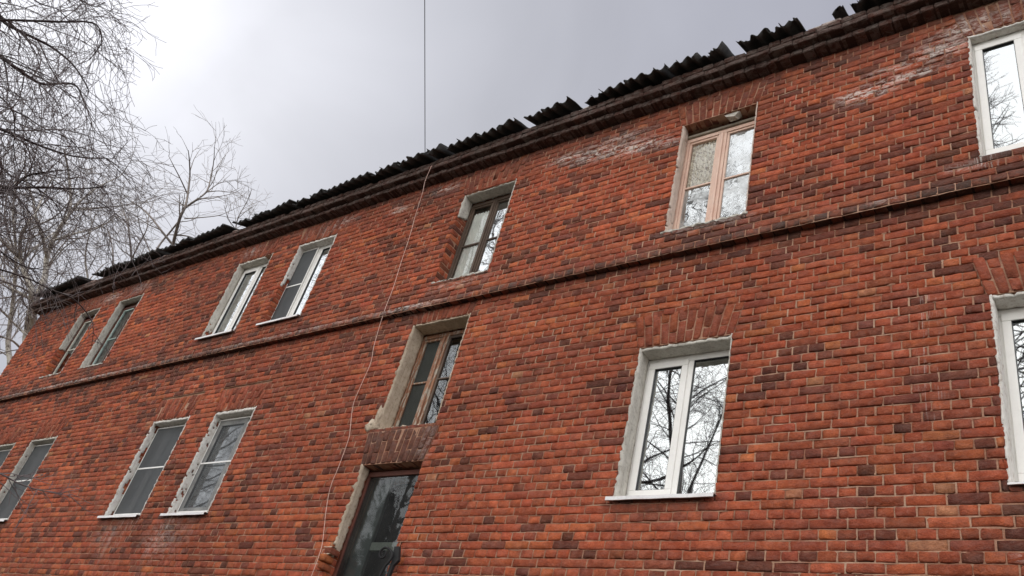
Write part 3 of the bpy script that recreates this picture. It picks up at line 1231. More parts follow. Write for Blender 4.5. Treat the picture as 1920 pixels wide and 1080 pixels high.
def pvc_window(w, split, screen=None, bar=None, sill=True, curt=None, glass=None, label=None, right_sash=False, topgap=0.02, jm=M_PL_GREY, jhole=None, tjm=None, thole=None, sillw=None, botgap=0.07, net=None):
    x0, x1, za, zb, q = WINS[w]
    glass = glass or M_GLASS
    y = D + q
    fx0, fx1 = x0 - 0.02, x1 + 0.03
    fz0, fz1 = za + 0.035, zb - topgap
    m = MB()
    m.ring(fx0, fx1, fz0, fz1, 0.062, y, y + 0.065, tb=botgap)
    m.box(split, split + 0.06, y + 0.001, y + 0.064, fz0 + botgap, fz1 - 0.062)
    win = m.make('window', M_PVC, house, 0.004)
    if label:
        win['label'] = label
    # left sash, proud of the frame
    s = MB()
    sx0, sx1 = fx0 + 0.055, split + 0.012
    s.ring(sx0, sx1, fz0 + botgap - 0.012, fz1 - 0.05, 0.062, y - 0.014, y + 0.05)
    sash = s.make('sash', M_PVC, win, 0.005)
    gx0, gx1, gz0, gz1 = sx0 + 0.062, sx1 - 0.062, fz0 + botgap + 0.05, fz1 - 0.112
    g = MB()
    g.ring(gx0 - 0.001, gx1 + 0.001, gz0 - 0.001, gz1 + 0.001, 0.0055, y - 0.006, y + 0.02)
    rx0, rx1, rz0, rz1 = split + 0.06, fx1 - 0.062, fz0 + botgap, fz1 - 0.062
    g.ring(rx0 - 0.001, rx1 + 0.001, rz0 - 0.001, rz1 + 0.001, 0.0055, y + 0.006, y + 0.03)
    g.make('gasket', M_GASKET, win)
    pane(gx0, gx1, gz0, gz1, y + 0.012, glass, win)
    pane(rx0, rx1, rz0, rz1, y + 0.022, glass, win)
    h = MB()
    h.box(sx1 - 0.042, sx1 - 0.022, y + 0.052, y + 0.062, (gz0 + gz1) / 2 - 0.06, (gz0 + gz1) / 2 + 0.06)
    if curt:
        curtain(gx0 - 0.05, rx1 + 0.05, fz0, fz1, y + 0.19, curt, win)
    room_backing(fx0, fx1, fz0, fz1, y, win)
    if screen:
        a, b = screen
        f = MB()
        f.ring(a, b, fz0 + 0.045, fz1 - 0.03, 0.016, y - 0.034, y - 0.022)
        if bar:
            f.box(a + 0.016, b - 0.016, y - 0.033, y - 0.023, bar - 0.011, bar + 0.011)
        f.make('screen_frame', M_PVC, win, 0.002)
        n_ = MB()
        n_.V = [(a + 0.01, y - 0.028, fz0 + 0.05), (b - 0.01, y - 0.028, fz0 + 0.05), (b - 0.01, y - 0.028, fz1 - 0.04), (a + 0.01, y - 0.028, fz1 - 0.04)]
        n_.F = [(0, 1, 2, 3)]
        n_.make('insect_net', net or M_NET, win)
    if sill:
        sill_metal(x0, x1, za, q, win, **(sillw or {}))
    # plaster reveals
    s_ = hash(w) % 17 if False else int(w[1:])
    plaster('plaster_reveal', left_fr(x0), 0.004, q - 0.004, za + 0.01, zb, jm, win, jhole, seed=s_)
    plaster('plaster_soffit', top_fr(zb), x0, x1, 0.014, q - 0.003, tjm or jm, win, thole, thick=topgap + 0.004, rough=0.004, seed=s_ + 3)
    plaster('plaster_reveal', right_fr(x1), -0.004, q - 0.004, za + 0.01, zb, jm, win, None, thick=0.012, seed=s_ + 5)
    return win


def chip(seed, thr, us=14, vs=9):
    return lambda u, v: fbm(u * us / 4, v * vs / 4, seed) > thr


pvc_window('W1', -3.325, curt=None, label='wide white double window with bare branches mirrored, white metal sill', topgap=0.03, jm=M_PL_GREY)
pvc_window('W2', -0.425, label='top right white window cut by the picture edge, conifer mirrored in it', sill=False, jm=M_PL_WHITE, botgap=0.055, jhole=chip(2.2, 1.05))
pvc_window('W3', -0.45, label='right lower white window cut by the picture edge', jm=M_PL_WHITE, topgap=0.025, sillw=dict(out=0.035, ext=0.0, drop=0.012))
pvc_window('W8', -11.375, curt=M_CURTGREY, label='upper white window, left of a pair, dark left pane', jm=M_PL_WHITE if False else M_PL_GREY, topgap=0.03, glass=M_GLASS,
           jhole=lambda u, v: v < 6.05 and fbm(u * 5, v * 4, 2) > 0.35, thole=lambda u, v: u > -11.15)
pvc_window('W9', -9.885, screen=(-10.295, -9.90), bar=6.475, curt=M_CURTGREY, label='upper white window with insect screen and flaking plaster jamb', jm=M_PL_WHITE, topgap=0.03,
           jhole=lambda u, v: (v < 6.62 and u > 0.03 + max(0, (6.15 - v)) * 0.12 - 0.03 * math.sin(v * 17)) or fbm(u * 6, v * 6, 3) > 1.25)
pvc_window('W10', -11.56, screen=(-11.87, -10.97), bar=3.54, label='lower white screened window, left of a pair, dark glass', glass=M_GLASS_DIM, jm=M_PL_WHITE, topgap=0.035,
           jhole=lambda u, v: u > 0.095 + 0.03 * math.sin(v * 13) or fbm(u * 7, v * 5, 7) > 1.35)
pvc_window('W11', -9.70, net=M_NET_THIN, screen=(-10.315, -9.42), bar=3.53, label='lower white screened window, right of a pair, tree mirrored in it', glass=M_GLASS, jm=M_PL_WHITE, topgap=0.045,
           jhole=lambda u, v: fbm(u * 6, v * 4.4, 5) > 0.75)
pvc_window('W14', -15.4, screen=(-15.745, -14.83), bar=3.525, label='white screened window near the left picture edge, behind a twig', glass=M_GLASS_DIM, jm=M_PL_GREY, topgap=0.03,
           jhole=lambda u, v: fbm(u * 6, v * 4.4, 9) > 1.35)
pvc_window('W15', -16.9, screen=(-17.245, -16.35), bar=3.525, label='white screened window cut by the left picture edge', glass=M_GLASS_DIM, jm=M_PL_GREY, topgap=0.03)


def wood_window(w, split, mw, bars, frame_mat, sash_mat, top, bottom, left_t=0.06, glassL=None, glassR=None, glassLL=None, label=None, jm=M_PL_GREY, jhole=None, sillmat=None,
                thole=None, soffit=True, curt=None, sasht=0.03, barmat=None, jt=0.021):
    x0, x1, za, zb, q = WINS[w]
    y = D + q
    fx0, fx1 = x0 - 0.01, x1 + 0.04
    m = MB()
    m.ring(fx0, fx1, bottom, top, 0.05, y, y + 0.09)
    m.box(split, split + mw, y + 0.001, y + 0.089, bottom + 0.05, top - 0.05)
    m.box(split + mw * 0.36, split + mw * 0.64, y - 0.016, y - 0.0005, bottom + 0.05, top - 0.05)
    win = m.make('window', frame_mat, house, 0.004)
    if label:
        win['label'] = label
    panes = [(fx0 + 0.05, split, glassL), (split + mw, fx1 - 0.05, glassR)]
    for i, (a, b, gm) in enumerate(panes):
        s = MB()
        s.ring(a + 0.003, b - 0.003, bottom + 0.053, top - 0.053, sasht, y + 0.012, y + 0.05)
        bz = bars[i]
        if bz:
            s.box(a + sasht, b - sasht, y + 0.014, y + 0.048, bz - 0.010, bz + 0.010)
        s.make('sash', sash_mat if not barmat else barmat[i], win, 0.003)
        lo, hi = bottom + 0.053 + sasht, top - 0.053 - sasht
        gl_hi = gm
        gl_lo = gm
        if i == 0 and glassLL:
            gl_lo = glassLL
        if bz:
            pane(a + sasht, b - sasht, lo, bz - 0.010, y + 0.03, gl_lo, win)
            pane(a + sasht, b - sasht, bz + 0.010, hi, y + 0.032, gl_hi, win)
        else:
            pane(a + sasht, b - sasht, lo, hi, y + 0.03, gm, win)
    room_backing(fx0, fx1, bottom, top, y, win)
    if curt:
        for (a, b, c, d, cm, nm) in curt:
            curtain(a, b, c, d, y + 0.052, cm, win, nm)
    s_ = int(w[1:])
    plaster('plaster_reveal', left_fr(x0), 0.004, q - 0.002, za + 0.01, zb, jm, win, jhole, thick=jt, rough=0.007, seed=s_)
    if soffit:
        plaster('plaster_soffit', top_fr(zb), x0, x1, 0.014, q - 0.003, jm, win, thole, thick=0.02, seed=s_ + 3)
    plaster('plaster_reveal', right_fr(x1), -0.004, q - 0.004, za + 0.01, zb, jm, win, None, thick=0.012, seed=s_ + 5)
    mortar_sill(x0, x1, za, q, win, sillmat or M_PL_GREY, out=-0.02 if w == 'W6' else 0.004)
    return win


w4 = wood_window('W4', -3.315, 0.095, (6.375, 6.375), M_WOODPINK, M_WOODPINK, 7.125, 5.735, glassL=M_GLASS_CLEAR, glassLL=M_GLASS_FROST, glassR=M_GLASS_FROST, jm=M_PL_PINK, soffit=False,
                 label='pink wooden window with lace curtain under a broken lintel', sasht=0.024, curt=[(-3.70, -3.30, 6.3, 7.08, M_LACE, 'lace_curtain')],
                 jhole=lambda u, v: fbm(u * 8, v * 5, 4) > 1.45)
m = MB()
m.box(-3.70, -2.80, D + 0.118, D + 0.215, 7.127, 7.165)
m.make('head_beam', M_WOODGREY, w4, 0.006)
V = [(-3.22, D + 0.03, 7.222), (-3.04, D + 0.03, 7.222), (-3.05, D + 0.12, 7.222), (-3.2, D + 0.12, 7.222), (-3.19, D + 0.02, 7.175), (-3.10, D + 0.03, 7.16), (-3.08, D + 0.1, 7.17), (-3.17, D + 0.1, 7.165)]
link('loose_plaster', mesh_from('loose_plaster', V, [(0, 1, 5, 4), (1, 2, 6, 5), (2, 3, 7, 6), (3, 0, 4, 7), (4, 5, 6, 7), (3, 2, 1, 0)], M_PL_GREY), w4)

wood_window('W5', -6.505, 0.065, (6.44, 6.455), M_WOODDARK, M_WOODDARK, 7.165, 5.81, glassL=M_GLASS_CLEAR, glassR=M_GLASS_OLD, jm=M_PL_GREY, jhole=lambda u, v: v < 6.86 + 0.5 * (u - 0.09) and u < 0.3,
            label='dark brown wooden window with bare brick jamb', sasht=0.022, barmat=(M_WOODDARK, M_WOODDARK), curt=[(-6.86, -6.50, 5.8, 7.02, M_CURTAIN, 'curtain')])
w6 = wood_window('W6', -6.64, 0.10, (4.41, 4.43), M_WOODPEEL, M_WOODPEEL, 5.075, 3.72, glassL=M_GLASS_DARK, glassR=M_GLASS_MID, jm=M_PL_BEIGE, soffit=True,
            label='peeling brown wooden stairwell window with beige plaster jamb', sasht=0.03, sillmat=M_PL_BEIGE, jt=0.026, barmat=(M_WOODPEEL, M_WOODDARK), curt=[(-6.93, -6.70, 3.75, 5.05, M_CURTGREY, 'curtain')])
for w, sp, lb in (('W12', -16.64, 'farthest upper wooden window with brick showing in its jamb'), ('W13', -15.15, 'upper wooden window with pale teal sash and smooth plaster jamb')):
    x0 = WINS[w][0]
    wood_window(w, sp, 0.045, (6.42, 6.44), M_WOODMAROON, M_WOODTEAL if w == 'W13' else M_WOODWHITE, 7.16, 5.79, glassL=M_GLASS_DIM, glassR=M_GLASS_DIM, jm=M_PL_GREY,
                jhole=(lambda u, v: 5.80 < v < 6.38 + 0.2 * u and u < 0.2) if w == 'W12' else None, label=lb, sasht=0.026)

for (lx, lz, rx_, rz_, sd) in ((-7.05, 3.75, 0.10, 0.07, 1), (-6.99, 3.87, 0.035, 0.13, 2)):
    V, F = [], []
    nu, nv = 14, 8
    for i in range(nu):
        for j in range(nv + 1):
            th_, ph_ = i * 2 * math.pi / nu, -math.pi / 2 + j * math.pi / nv
            k_ = (1 + 0.18 * fbm(math.cos(th_) * 2 + sd, math.sin(ph_) * 2 + lx, sd)) * random.uniform(0.8, 1.2)
            V.append((lx + rx_ * k_ * math.cos(th_) * math.cos(ph_), D + 0.01 + 0.030 * k_ * math.sin(ph_), lz + rz_ * k_ * math.sin(th_) * math.cos(ph_)))
    for i in range(nu):
        for j in range(nv):
            a, b = i * (nv + 1) + j, ((i + 1) % nu) * (nv + 1) + j
            F.append((a, b, b + 1, a + 1))
    link('plaster_lump', mesh_from('plaster_lump', V, F, M_PL_BEIGE, True), w6)

# the tall stairwell pane with a pale rail behind it
x0, x1, za, zb, q = WINS['W7']
y = D + q
m = MB()
m.ring(x0 - 0.01, x1 + 0.03, za + 0.02, zb - 0.025, 0.055, y, y + 0.08)
w7 = m.make('window', M_WOODMAROON, house, 0.004)
w7['label'] = 'tall dark stairwell window with a pale rail behind old glass'
pane(x0 + 0.045, x1 - 0.025, za + 0.075, zb - 0.08, y + 0.02, M_GLASS_DARK, w7)
m = MB()
m.box(-6.70, x1 + 0.05, y + 0.10, y + 0.16, 2.40, 2.485)
m.make('rail', M_WOODWHITE, w7, 0.004)
m = MB()
m.box(-6.75, -6.66, y + 0.09, y + 0.13, za, zb)
m.make('post', M_CURTGREY, w7, 0.004)
m = MB()
m.box(x0, -6.70, y + 0.14, y + 0.16, za, zb)
m.make('screen_board', M_CURTGREY, w7, 0.004)
room_backing(x0, x1, za, zb, y + 0.1, w7)
plaster('plaster_reveal', left_fr(x0), -0.01, q - 0.002, 2.27, zb, M_PL_BEIGE, w7, lambda u, v: v < 2.36 and fbm(u * 9, v * 9, 1) > 0.3, thick=0.022, rough=0.008, seed=7, ragged=0.010)
mortar_sill(x0, x1, za, q, w7, M_PL_BEIGE)
# broken orange bricks sticking out at the foot of its left jamb
bt = Batch()
for (a, b, c, d, f) in ((-7.00, -6.90, 2.255, 2.318, 0.055), (-7.03, -6.915, 2.175, 2.240, 0.085), (-7.01, -6.93, 2.098, 2.160, 0.06)):
    bt.add(rect(a, b, c, d), f, 0.12, True)
Vb, cb, wb = finish(bt, FR_WALL)
cb[:] = [(0.30, 0.09, 0.05), (0.50, 0.15, 0.05), (0.42, 0.12, 0.05)]
for i in range(3):
    link('brick', bricks_mesh('brick', Vb[i:i + 1], cb[i:i + 1], wb.reshape(-1, 30, 3)[i], fl), w7)
m = MB()
for (a, b, zz, f) in ((-7.03, -6.90, 2.244, 0.06), (-7.05, -6.92, 2.324, 0.04)):
    V0 = len(m.V)
    for i in range(9):
        x = a + (b - a) * i / 8
        for (dy, dz) in ((-f + random.gauss(0, 0.004), 0.0), (-f + 0.004, 0.010 + random.gauss(0, 0.002)), (0.01, 0.012), (0.01, -0.002)):
            m.V.append((x, D + dy, zz + dz))
    for i in range(8):
        for j in range(3):
            aa = V0 + i * 4 + j
            m.F.append((aa, aa + 1, aa + 5, aa + 4))
m.make('mortar_lump', M_PL_BEIGE, w7)

# ------------------------------------------------------------------ roof of corrugated sheets
EY, EZ = 5.325, 7.868


def edge_x(px):
    lo, hi = -25.0, 6.0
    for _ in range(50):
        mid = (lo + hi) / 2
        c = np.dot((mid, EY, EZ), F_)
        if c <= 0 or proj((mid, EY, EZ))[0] > px:
            hi = mid
        else:
            lo = mid
    return (lo + hi) / 2


# (left, right, extra reach, raised right end)  seen along the eaves from left to right
SH = [(66, 150, 0.02, 0.01), (176, 232, -0.01, 0), (232, 293, 0.0, 0.015), (300, 358, 0.0, 0), (358, 425, 0.0, 0.01), (437, 546, -0.01, 0.0), (548, 609, -0.02, 0.012),
      (607, 697, 0.0, 0.0), (697, 745, 0.0, 0.006), (747, 799, 0.015, 0.02), (801, 828, 0.02, 0.02), (831, 900, -0.01, 0.0), (900, 969, 0.02, 0.012), (987, 1071, 0.015, 0.02),
      (1092, 1126, -0.07, -0.01), (1126, 1246, 0.0, 0.0), (1247, 1309, 0.01, 0.0), (1309, 1330, -0.06, 0.0), (1330, 1356, 0.015, 0.02), (1381, 1440, -0.015, 0), (1440, 1496, 0.0, 0.01),
      (1556, 1576, -0.07, 0.03), (1591, 1612, -0.07, 0.02), (1608, 1700, 0.0, 0.01), (1700, 1800, 0.01, 0.0)]
roof_l = [(edge_x(a), edge_x(b), c, d) for (a, b, c, d) in SH]
x = roof_l[-1][1]
while x < XR:
    roof_l.append((x, x + 1.05, random.uniform(-0.02, 0.02), 0))
    x += 1.05
PW = 0.148
for idx, (a, b, ext, rise) in enumerate(roof_l):
    b += 0.01
    n = max(6, int((b - a) / 0.0125))
    V, F = [], []
    slope = math.radians(24)
    brk = 0.0
    e_l, e_r = random.uniform(0.0, 0.05), random.uniform(-0.02, 0.03)
    tooth = [random.random() for _ in range(12)]
    nr = 5
    seed = random.random() * 6
    for i in range(n + 1):
        t = i / n
        xx = a + (b - a) * t
        reach = ext + 0.026 + 0.05 * (t - 0.35) +  0.006 * math.sin(xx * 9 + seed) + random.gauss(0, 0.0015)
        reach -= e_l * max(0, 1 - t * 6) + e_r * max(0, (t - 0.85) * 6)
        if t < 0.025 or abs(t - 0.43) < 0.012:
            reach += 0.05
        kk = int(t * 12) % 12
        if tooth[kk] > 0.86:
            reach -= 0.05 * (0.5 + 0.5 * math.sin((t * 12 % 1) * math.pi))
        for j in range(nr):
            s = (0, 0.06, 0.2, 0.7, 1.6)[j]
            yy = EY - reach + s * math.cos(slope) if j == 0 else EY + s * math.cos(slope)
            zz = EZ + (-reach * math.sin(slope) if j == 0 else s * math.sin(slope)) + 0.033 * math.cos(2 * math.pi * xx / PW) + 0.018
            zz += (rise + 0.022) * t ** 3 * (1.4 if j < 2 else 0.8)
            zz += (idx % 2) * 0.007
            V.append((xx + (0.0 if j == 0 else 0), yy, zz))
    for i in range(n):
        for j in range(nr - 1):
            q0 = i * nr + j
            F.append((q0, q0 + nr, q0 + nr + 1, q0 + 1))
    o = link('roof_sheet', mesh_from('roof_sheet', V, F, M_ROOF, True), house)
    md = o.modifiers.new('thickness', 'SOLIDIFY')
    md.thickness = 0.007
    md.offset = 1
m = MB()
ry = 11.3
m.V = [(XL - 0.3, 5.72, 7.87), (XR, 5.72, 7.87), (XR, ry, 10.35), (XL - 0.3, ry, 10.35), (XL - 0.3, 17.3, 7.87), (XR, 17.3, 7.87),
       (XL - 0.3, 5.72, 7.845), (XR, 5.72, 7.845), (XR, 17.3, 7.845), (XL - 0.3, 17.3, 7.845)]
m.F = [(0, 1, 2, 3), (3, 2, 5, 4), (0, 3, 4), (1, 5, 2), (6, 9, 8, 7), (0, 6, 7, 1), (4, 5, 8, 9)]
m.make('roof', M_ROOF, house)
# lumps of lime and brick rubble in the gaps between sheets
for px in (160, 298, 431, 547, 978, 1080, 1372, 1510, 1540, 1585):
    xx = edge_x(px)
    for _ in range(2):
        x_ = xx + random.uniform(-0.08, 0.08)
        w_, h_ = random.uniform(0.05, 0.11), random.uniform(0.03, 0.055)
        bt = Batch()
        bt.add(rect(x_ - w_, x_ + w_, 7.862, 7.862 + h_), 0.19 + random.uniform(-0.02, 0.01), 0.12, False)
        Vb, cb, wb = finish(bt, FR_WALL)
        cb[:] = random.choice([(0.3, 0.22, 0.18), (0.24, 0.1, 0.07), (0.35, 0.3, 0.26)])
        wb[:, 0] = 0.6
        link('loose_brick', bricks_mesh('loose_brick', Vb, cb, wb, fl), house)

# ------------------------------------------------------------------ cables and the iron scroll
pts = [(809, 311, 5.40), (797, 340, 5.42), (792, 362, 5.44), (777, 410, 5.52), (770, 437, 5.56), (752, 492, 5.60), (737, 540, 5.60), (720, 585, 5.585), (702, 645, 5.60), (695, 680, 5.62), (677, 722, 5.635), (662, 760, 5.64),
       (656, 810, 5.64), (652, 828, 5.64), (635, 875, 5.64), (620, 912, 5.64), (611, 960, 5.635), (605, 1015, 5.62), (597, 1045, 5.56), (584, 1080, 5.54), (573, 1110, 5.56), (560, 1160, 5.60)]
P = np.array([at(*p) for p in pts])


def smooth_line(P, n=8):
    out = []
    for i in range(len(P) - 1):
        p0, p1_, p2_, p3 = P[max(i - 1, 0)], P[i], P[i + 1], P[min(i + 2, len(P) - 1)]
        for k_ in range(n):
            t = k_ / n
            out.append(0.5 * ((2 * p1_) + (-p0 + p2_) * t + (2 * p0 - 5 * p1_ + 4 * p2_ - p3) * t * t + (-p0 + 3 * p1_ - 3 * p2_ + p3) * t ** 3))
    out.append(P[-1])
    return np.array(out)


P = smooth_line(P, 6)
o = link('hanging_cable', tubes_mesh('hanging_cable', [(P, np.full(len(P), 0.0036), 6)], M_CABLE))
tag(o, 'thin pale pink cable hanging down the brick wall from the eaves', 'cable')
A = at(797, 303, 5.62)
B = ray(791, -2500) * 12.0
n = 30
P = np.array([A + (B - A) * i / n + np.array([0, 0, -0.0]) for i in range(n + 1)])
o = link('overhead_wire', tubes_mesh('overhead_wire', [(P, np.full(n + 1, 0.0055), 6)], M_WIRE))
tag(o, 'thin dark wire rising across the sky from the roof edge', 'wire')

sc = empty('scroll_bracket', at(712, 1080, D - 0.12))
tag(sc, 'black wrought iron scroll bracket in front of the tall stairwell window', 'bracket')
Yb = D - 0.12
cpts = [at(x_, y_, Yb) for (x_, y_) in ((696, 1130), (704, 1100), (712, 1080), (722, 1062), (731, 1051), (735.5, 1040), (732, 1032), (727.5, 1028))]
ctr = at(719, 1038, Yb)
rr = np.linalg.norm(at(727.5, 1029, Yb) - ctr)
ex, ez = np.array([1.0, 0, 0]), np.array([0, 0, 1.0])
d0 = (at(727.5, 1028, Yb) - ctr)
a0_ = math.atan2(d0[2], d0[0])
for i in range(1, 22):
    t = i / 21
    a_ = a0_ + t * 2 * math.pi * 1.45
    r_ = rr * (1 - 0.72 * t)
    cpts.append(ctr + ex * r_ * math.cos(a_) + ez * r_ * math.sin(a_))
P = smooth_line(np.array(cpts), 4)
link('bar', tubes_mesh('bar', [(P, np.concatenate([np.full(20, 0.013), np.linspace(0.013, 0.0055, len(P) - 20)]), 8)], M_IRON), sc)
V = [at(x_, y_, Yb + 0.02) for (x_, y_) in ((739, 1025), (748, 1024), (747, 1050), (737, 1060), (729, 1080), (716, 1110), (712, 1110), (728, 1070), (735, 1048))]
V2 = [v + np.array([0, 0.03, 0]) for v in V]
nV = len(V)
link('plate', mesh_from('plate', V + V2, [tuple(range(nV)), tuple(range(2 * nV - 1, nV - 1, -1))] + [(i, i + nV, (i + 1) % nV + nV, (i + 1) % nV) for i in range(nV)], M_IRON), sc)

# ------------------------------------------------------------------ ground
m = MB()
n = 24
for i in range(n + 1):
    for j in range(n + 1):
        x_ = -600 + 1200 * i / n
        y_ = -600 + 1200 * j / n
        m.V.append((x_, y_, GROUND))
for i in range(n):
    for j in range(n):
        a = i * (n + 1) + j
        m.F.append((a, a + n + 1, a + n + 2, a + 1))
M_GROUND = plaster_material('spring_ground', (0.055, 0.048, 0.036), (0.085, 0.07, 0.05), (0.035, 0.037, 0.022), 0.7)
tag(m.make('ground', M_GROUND), kind='structure')


# ------------------------------------------------------------------ trees
class Tree:
    def __init__(s, seed):
        s.r = random.Random(seed)
        s.trunk, s.limbs, s.twigs = [], [], []

    def rnd_perp(s, d):
        r = s.r
        v = Vector((r.gauss(0, 1), r.gauss(0, 1), r.gauss(0, 1)))
        v -= d * v.dot(d)
        return v.normalized() if v.length > 1e-6 else Vector((1, 0, 0))

    def path(s, p, d, L, n, wob, bend):
        """polyline that wobbles and bends towards `bend` (a vector added to the heading per unit of length)"""
        r = s.r
        st = L / n
        P = [Vector(p)]
        d = d.normalized()
        for i in range(n):
            d = d + Vector((r.gauss(0, wob), r.gauss(0, wob), r.gauss(0, wob))) + bend * (st)
            d.normalize()
            P.append(P[-1] + d * st)
        return P

    def grow(s, P, r0, r1, level, spec):
        """P main polyline; spawns children following spec[level]"""
        r = s.r
        n = len(P)
        radii = [r0 + (r1 - r0) * i / (n - 1) for i in range(n)]
        sides = 8 if r0 > 0.05 else (5 if r0 > 0.012 else 3)
        br = (np.array([tuple(v) for v in P]), np.array(radii), sides)
        (s.trunk if level == 0 else s.limbs if r0 > 0.0085 else s.twigs).append(br)
        if level >= len(spec):
            return
        sp = spec[level]
        Ltot = sum((P[i + 1] - P[i]).length for i in range(n - 1))
        cnt = max(1, int(Ltot * sp['per_m'] + r.random()))
        for k_ in range(cnt):
            t = sp.get('start', 0.15) + (1 - sp.get('start', 0.15)) * (k_ + r.random()) / cnt
            f = min(t, 0.999) * (n - 1)
            i = int(f)
            p = P[i].lerp(P[i + 1], f - i)
            d = (P[i + 1] - P[i]).normalized()
            ang = math.radians(r.uniform(*sp['angle']))
            nd = d * math.cos(ang) + s.rnd_perp(d) * math.sin(ang)
            L = r.uniform(*sp['len']) * (1 - sp.get('taper', 0.4) * t)
            rr_ = radii[i] * r.uniform(0.45, 0.65)
            rr_ = min(rr_, sp['rmax'])
            rr_ = max(rr_, sp['rmin'])
            Q = s.path(p, nd, L, sp['n'], sp['wob'], Vector(sp['bend']))
            s.grow(Q, rr_, max(rr_ * sp.get('tip', 0.35), sp.get('tipmin', 0.0015)), level + 1, spec)

    def build(s, name, base, mats, label, cat, group=None):
        root = empty(name, base)
        tag(root, label, cat, group)
        for nm, lst, mt in (('trunk', s.trunk, mats[0]), ('limbs', s.limbs, mats[1]), ('crown', s.twigs, mats[2])):
            if lst:
                o_ = link(nm, tubes_mesh(nm, lst, mt), root)
                if nm == 'crown':
                    tag(o_, kind='stuff')
        return root


def lv(per_m, length, angle, wob, bend, rmax, rmin, n=6, start=0.1, taper=0.4, tip=0.35, tipmin=0.0015):
    return dict(per_m=per_m, len=length, angle=angle, wob=wob, bend=bend, rmax=rmax, rmin=rmin, n=n, start=start, taper=taper, tip=tip, tipmin=tipmin)


def V3(a):
    return Vector(tuple(float(x_) for x_ in a))


# --- tree A: weeping birch just out of frame on the left; its limbs reach into the picture
tA = Tree(5)
baseA = (-8.9, -1.5, GROUND)
trunkP = [Vector(baseA)]
for i in range(18):
    trunkP.append(trunkP[-1] + Vector((0.02 * math.sin(i) + 0.015, 0.03 * math.cos(i * 0.7), 1.0)))
weep = [lv(1.5, (2.0, 3.2), (35, 75), 0.10, (0, 0, 0.05), 0.040, 0.016, 9, 0.45, 0.45),
        lv(2.2, (0.8, 1.6), (25, 60), 0.13, (0, 0, -0.35), 0.016, 0.007, 7, 0.15, 0.3),
        lv(4.6, (0.40, 1.0), (20, 60), 0.16, (0, 0, -1.2), 0.0042, 0.0028, 6, 0.08, 0.2, tipmin=0.0018),
        lv(5.0, (0.10, 0.32), (25, 60), 0.20, (0, 0, -1.0), 0.0024, 0.0020, 3, 0.1, 0.2, tipmin=0.0016)]
tA.grow(trunkP, 0.17, 0.05, 0, weep)
limb_px = [  # (pixel x, pixel y, distance from camera)
    ([(-140, 60), (-60, 0), (10, -5), (32, 22), (42, 38), (62, 52), (108, 74), (140, 92), (175, 122), (200, 160), (204, 175)], 8.6, 0.026),
    ([(-200, 120), (-90, 110), (-30, 45), (40, 38), (100, 39), (160, 41), (200, 41), (222, 50), (228, 80), (206, 112)], 8.0, 0.016),
    ([(-220, 60), (-90, 60), (0, 88), (36, 104), (60, 122), (95, 146), (122, 158), (176, 158), (195, 190), (208, 222)], 7.6, 0.024),
    ([(-160, 240), (-60, 225), (0, 230), (22, 236), (62, 251), (102, 269), (150, 286), (190, 295), (240, 297)], 7.2, 0.020),
    ([(-260, 340), (-100, 352), (0, 348), (60, 352), (120, 351), (180, 354), (236, 350)], 6.9, 0.020),
    ([(-260, 380), (-100, 372), (0, 362), (40, 359), (60, 353), (90, 330), (130, 322), (170, 318)], 7.1, 0.022),
    ([(-200, 480), (-60, 490), (0, 505), (45, 520), (70, 530), (100, 545), (137, 560), (165, 590), (175, 615), (172, 648)], 6.3, 0.009),
    ([(-160, 840), (-60, 862), (0, 888), (28, 903), (60, 915), (95, 923), (132, 930)], 5.9, 0.0085),
    ([(-160, 140), (-60, 150), (0, 163), (30, 175), (60, 205), (66, 240), (64, 280), (72, 320)], 7.9, 0.012),
    ([(-160, 300), (-50, 285), (20, 300), (60, 330), (95, 345), (140, 380), (160, 420)], 7.4, 0.012),
    ([(-100, -80), (0, -90), (80, -70), (150, -30), (190, 0), (215, 12), (235, 5)], 8.2, 0.012),
    ([(-200, 430), (-80, 420), (0, 440), (50, 480), (85, 500), (120, 505)], 7.0, 0.011),
    ([(60, -120), (120, -60), (200, -30), (235, -12), (245, 5), (256, 18)], 7.8, 0.006),
    ([(-140, 0), (-20, -40), (60, -30), (110, 5), (150, 20), (180, 60)], 8.8, 0.012),
    ([(-180, 200), (-60, 200), (20, 195), (80, 215), (120, 240), (170, 262), (200, 300)], 8.6, 0.012),
]
spec_dense = [None,
              lv(4.0, (0.35, 0.95), (25, 65), 0.13, (0, 0, -0.9), 0.0072, 0.0036, 7, 0.18, 0.35),
              lv(7.5, (0.28, 0.70), (20, 60), 0.16, (0, 0, -1.4), 0.0030, 0.0020, 6, 0.05, 0.2, tipmin=0.0017),
              lv(8.5, (0.08, 0.24), (25, 60), 0.22, (0, 0, -1.0), 0.0018, 0.0016, 3, 0.1, 0.2, tipmin=0.0015)]
spec_sparse = [None,
               lv(3.0, (0.12, 0.35), (25, 60), 0.15, (0, 0, -0.8), 0.0045, 0.0028, 5, 0.35, 0.2, tipmin=0.0014),
               lv(7.0, (0.05, 0.14), (25, 60), 0.2, (0, 0, -0.8), 0.0024, 0.002, 3, 0.1, 0.2, tipmin=0.0012)]
for gi, (pl, dist, r0) in enumerate(limb_px):
    if gi not in (6, 7):
        pl = [(px_ - 38, py_) for (px_, py_) in pl]
    P = np.array([ray(*p) * dist * (1 + 0.012 * math.sin(i * 2.1 + gi)) for i, p in enumerate(pl)])
    # join the limb to the trunk
    hz = min(13.0, max(0.5, P[0][2] - 1.0))
    j = min(range(len(trunkP)), key=lambda i_: abs(trunkP[i_].z - hz))
    P = np.concatenate([[tuple(trunkP[j])], P])
    S = smooth_line(P, 5)
    S = [V3(p) for p in S]
    tA.grow(S, r0, 0.004 if r0 > 0.01 else 0.0022, 1, spec_sparse if gi in (6, 7, 12) else spec_dense)
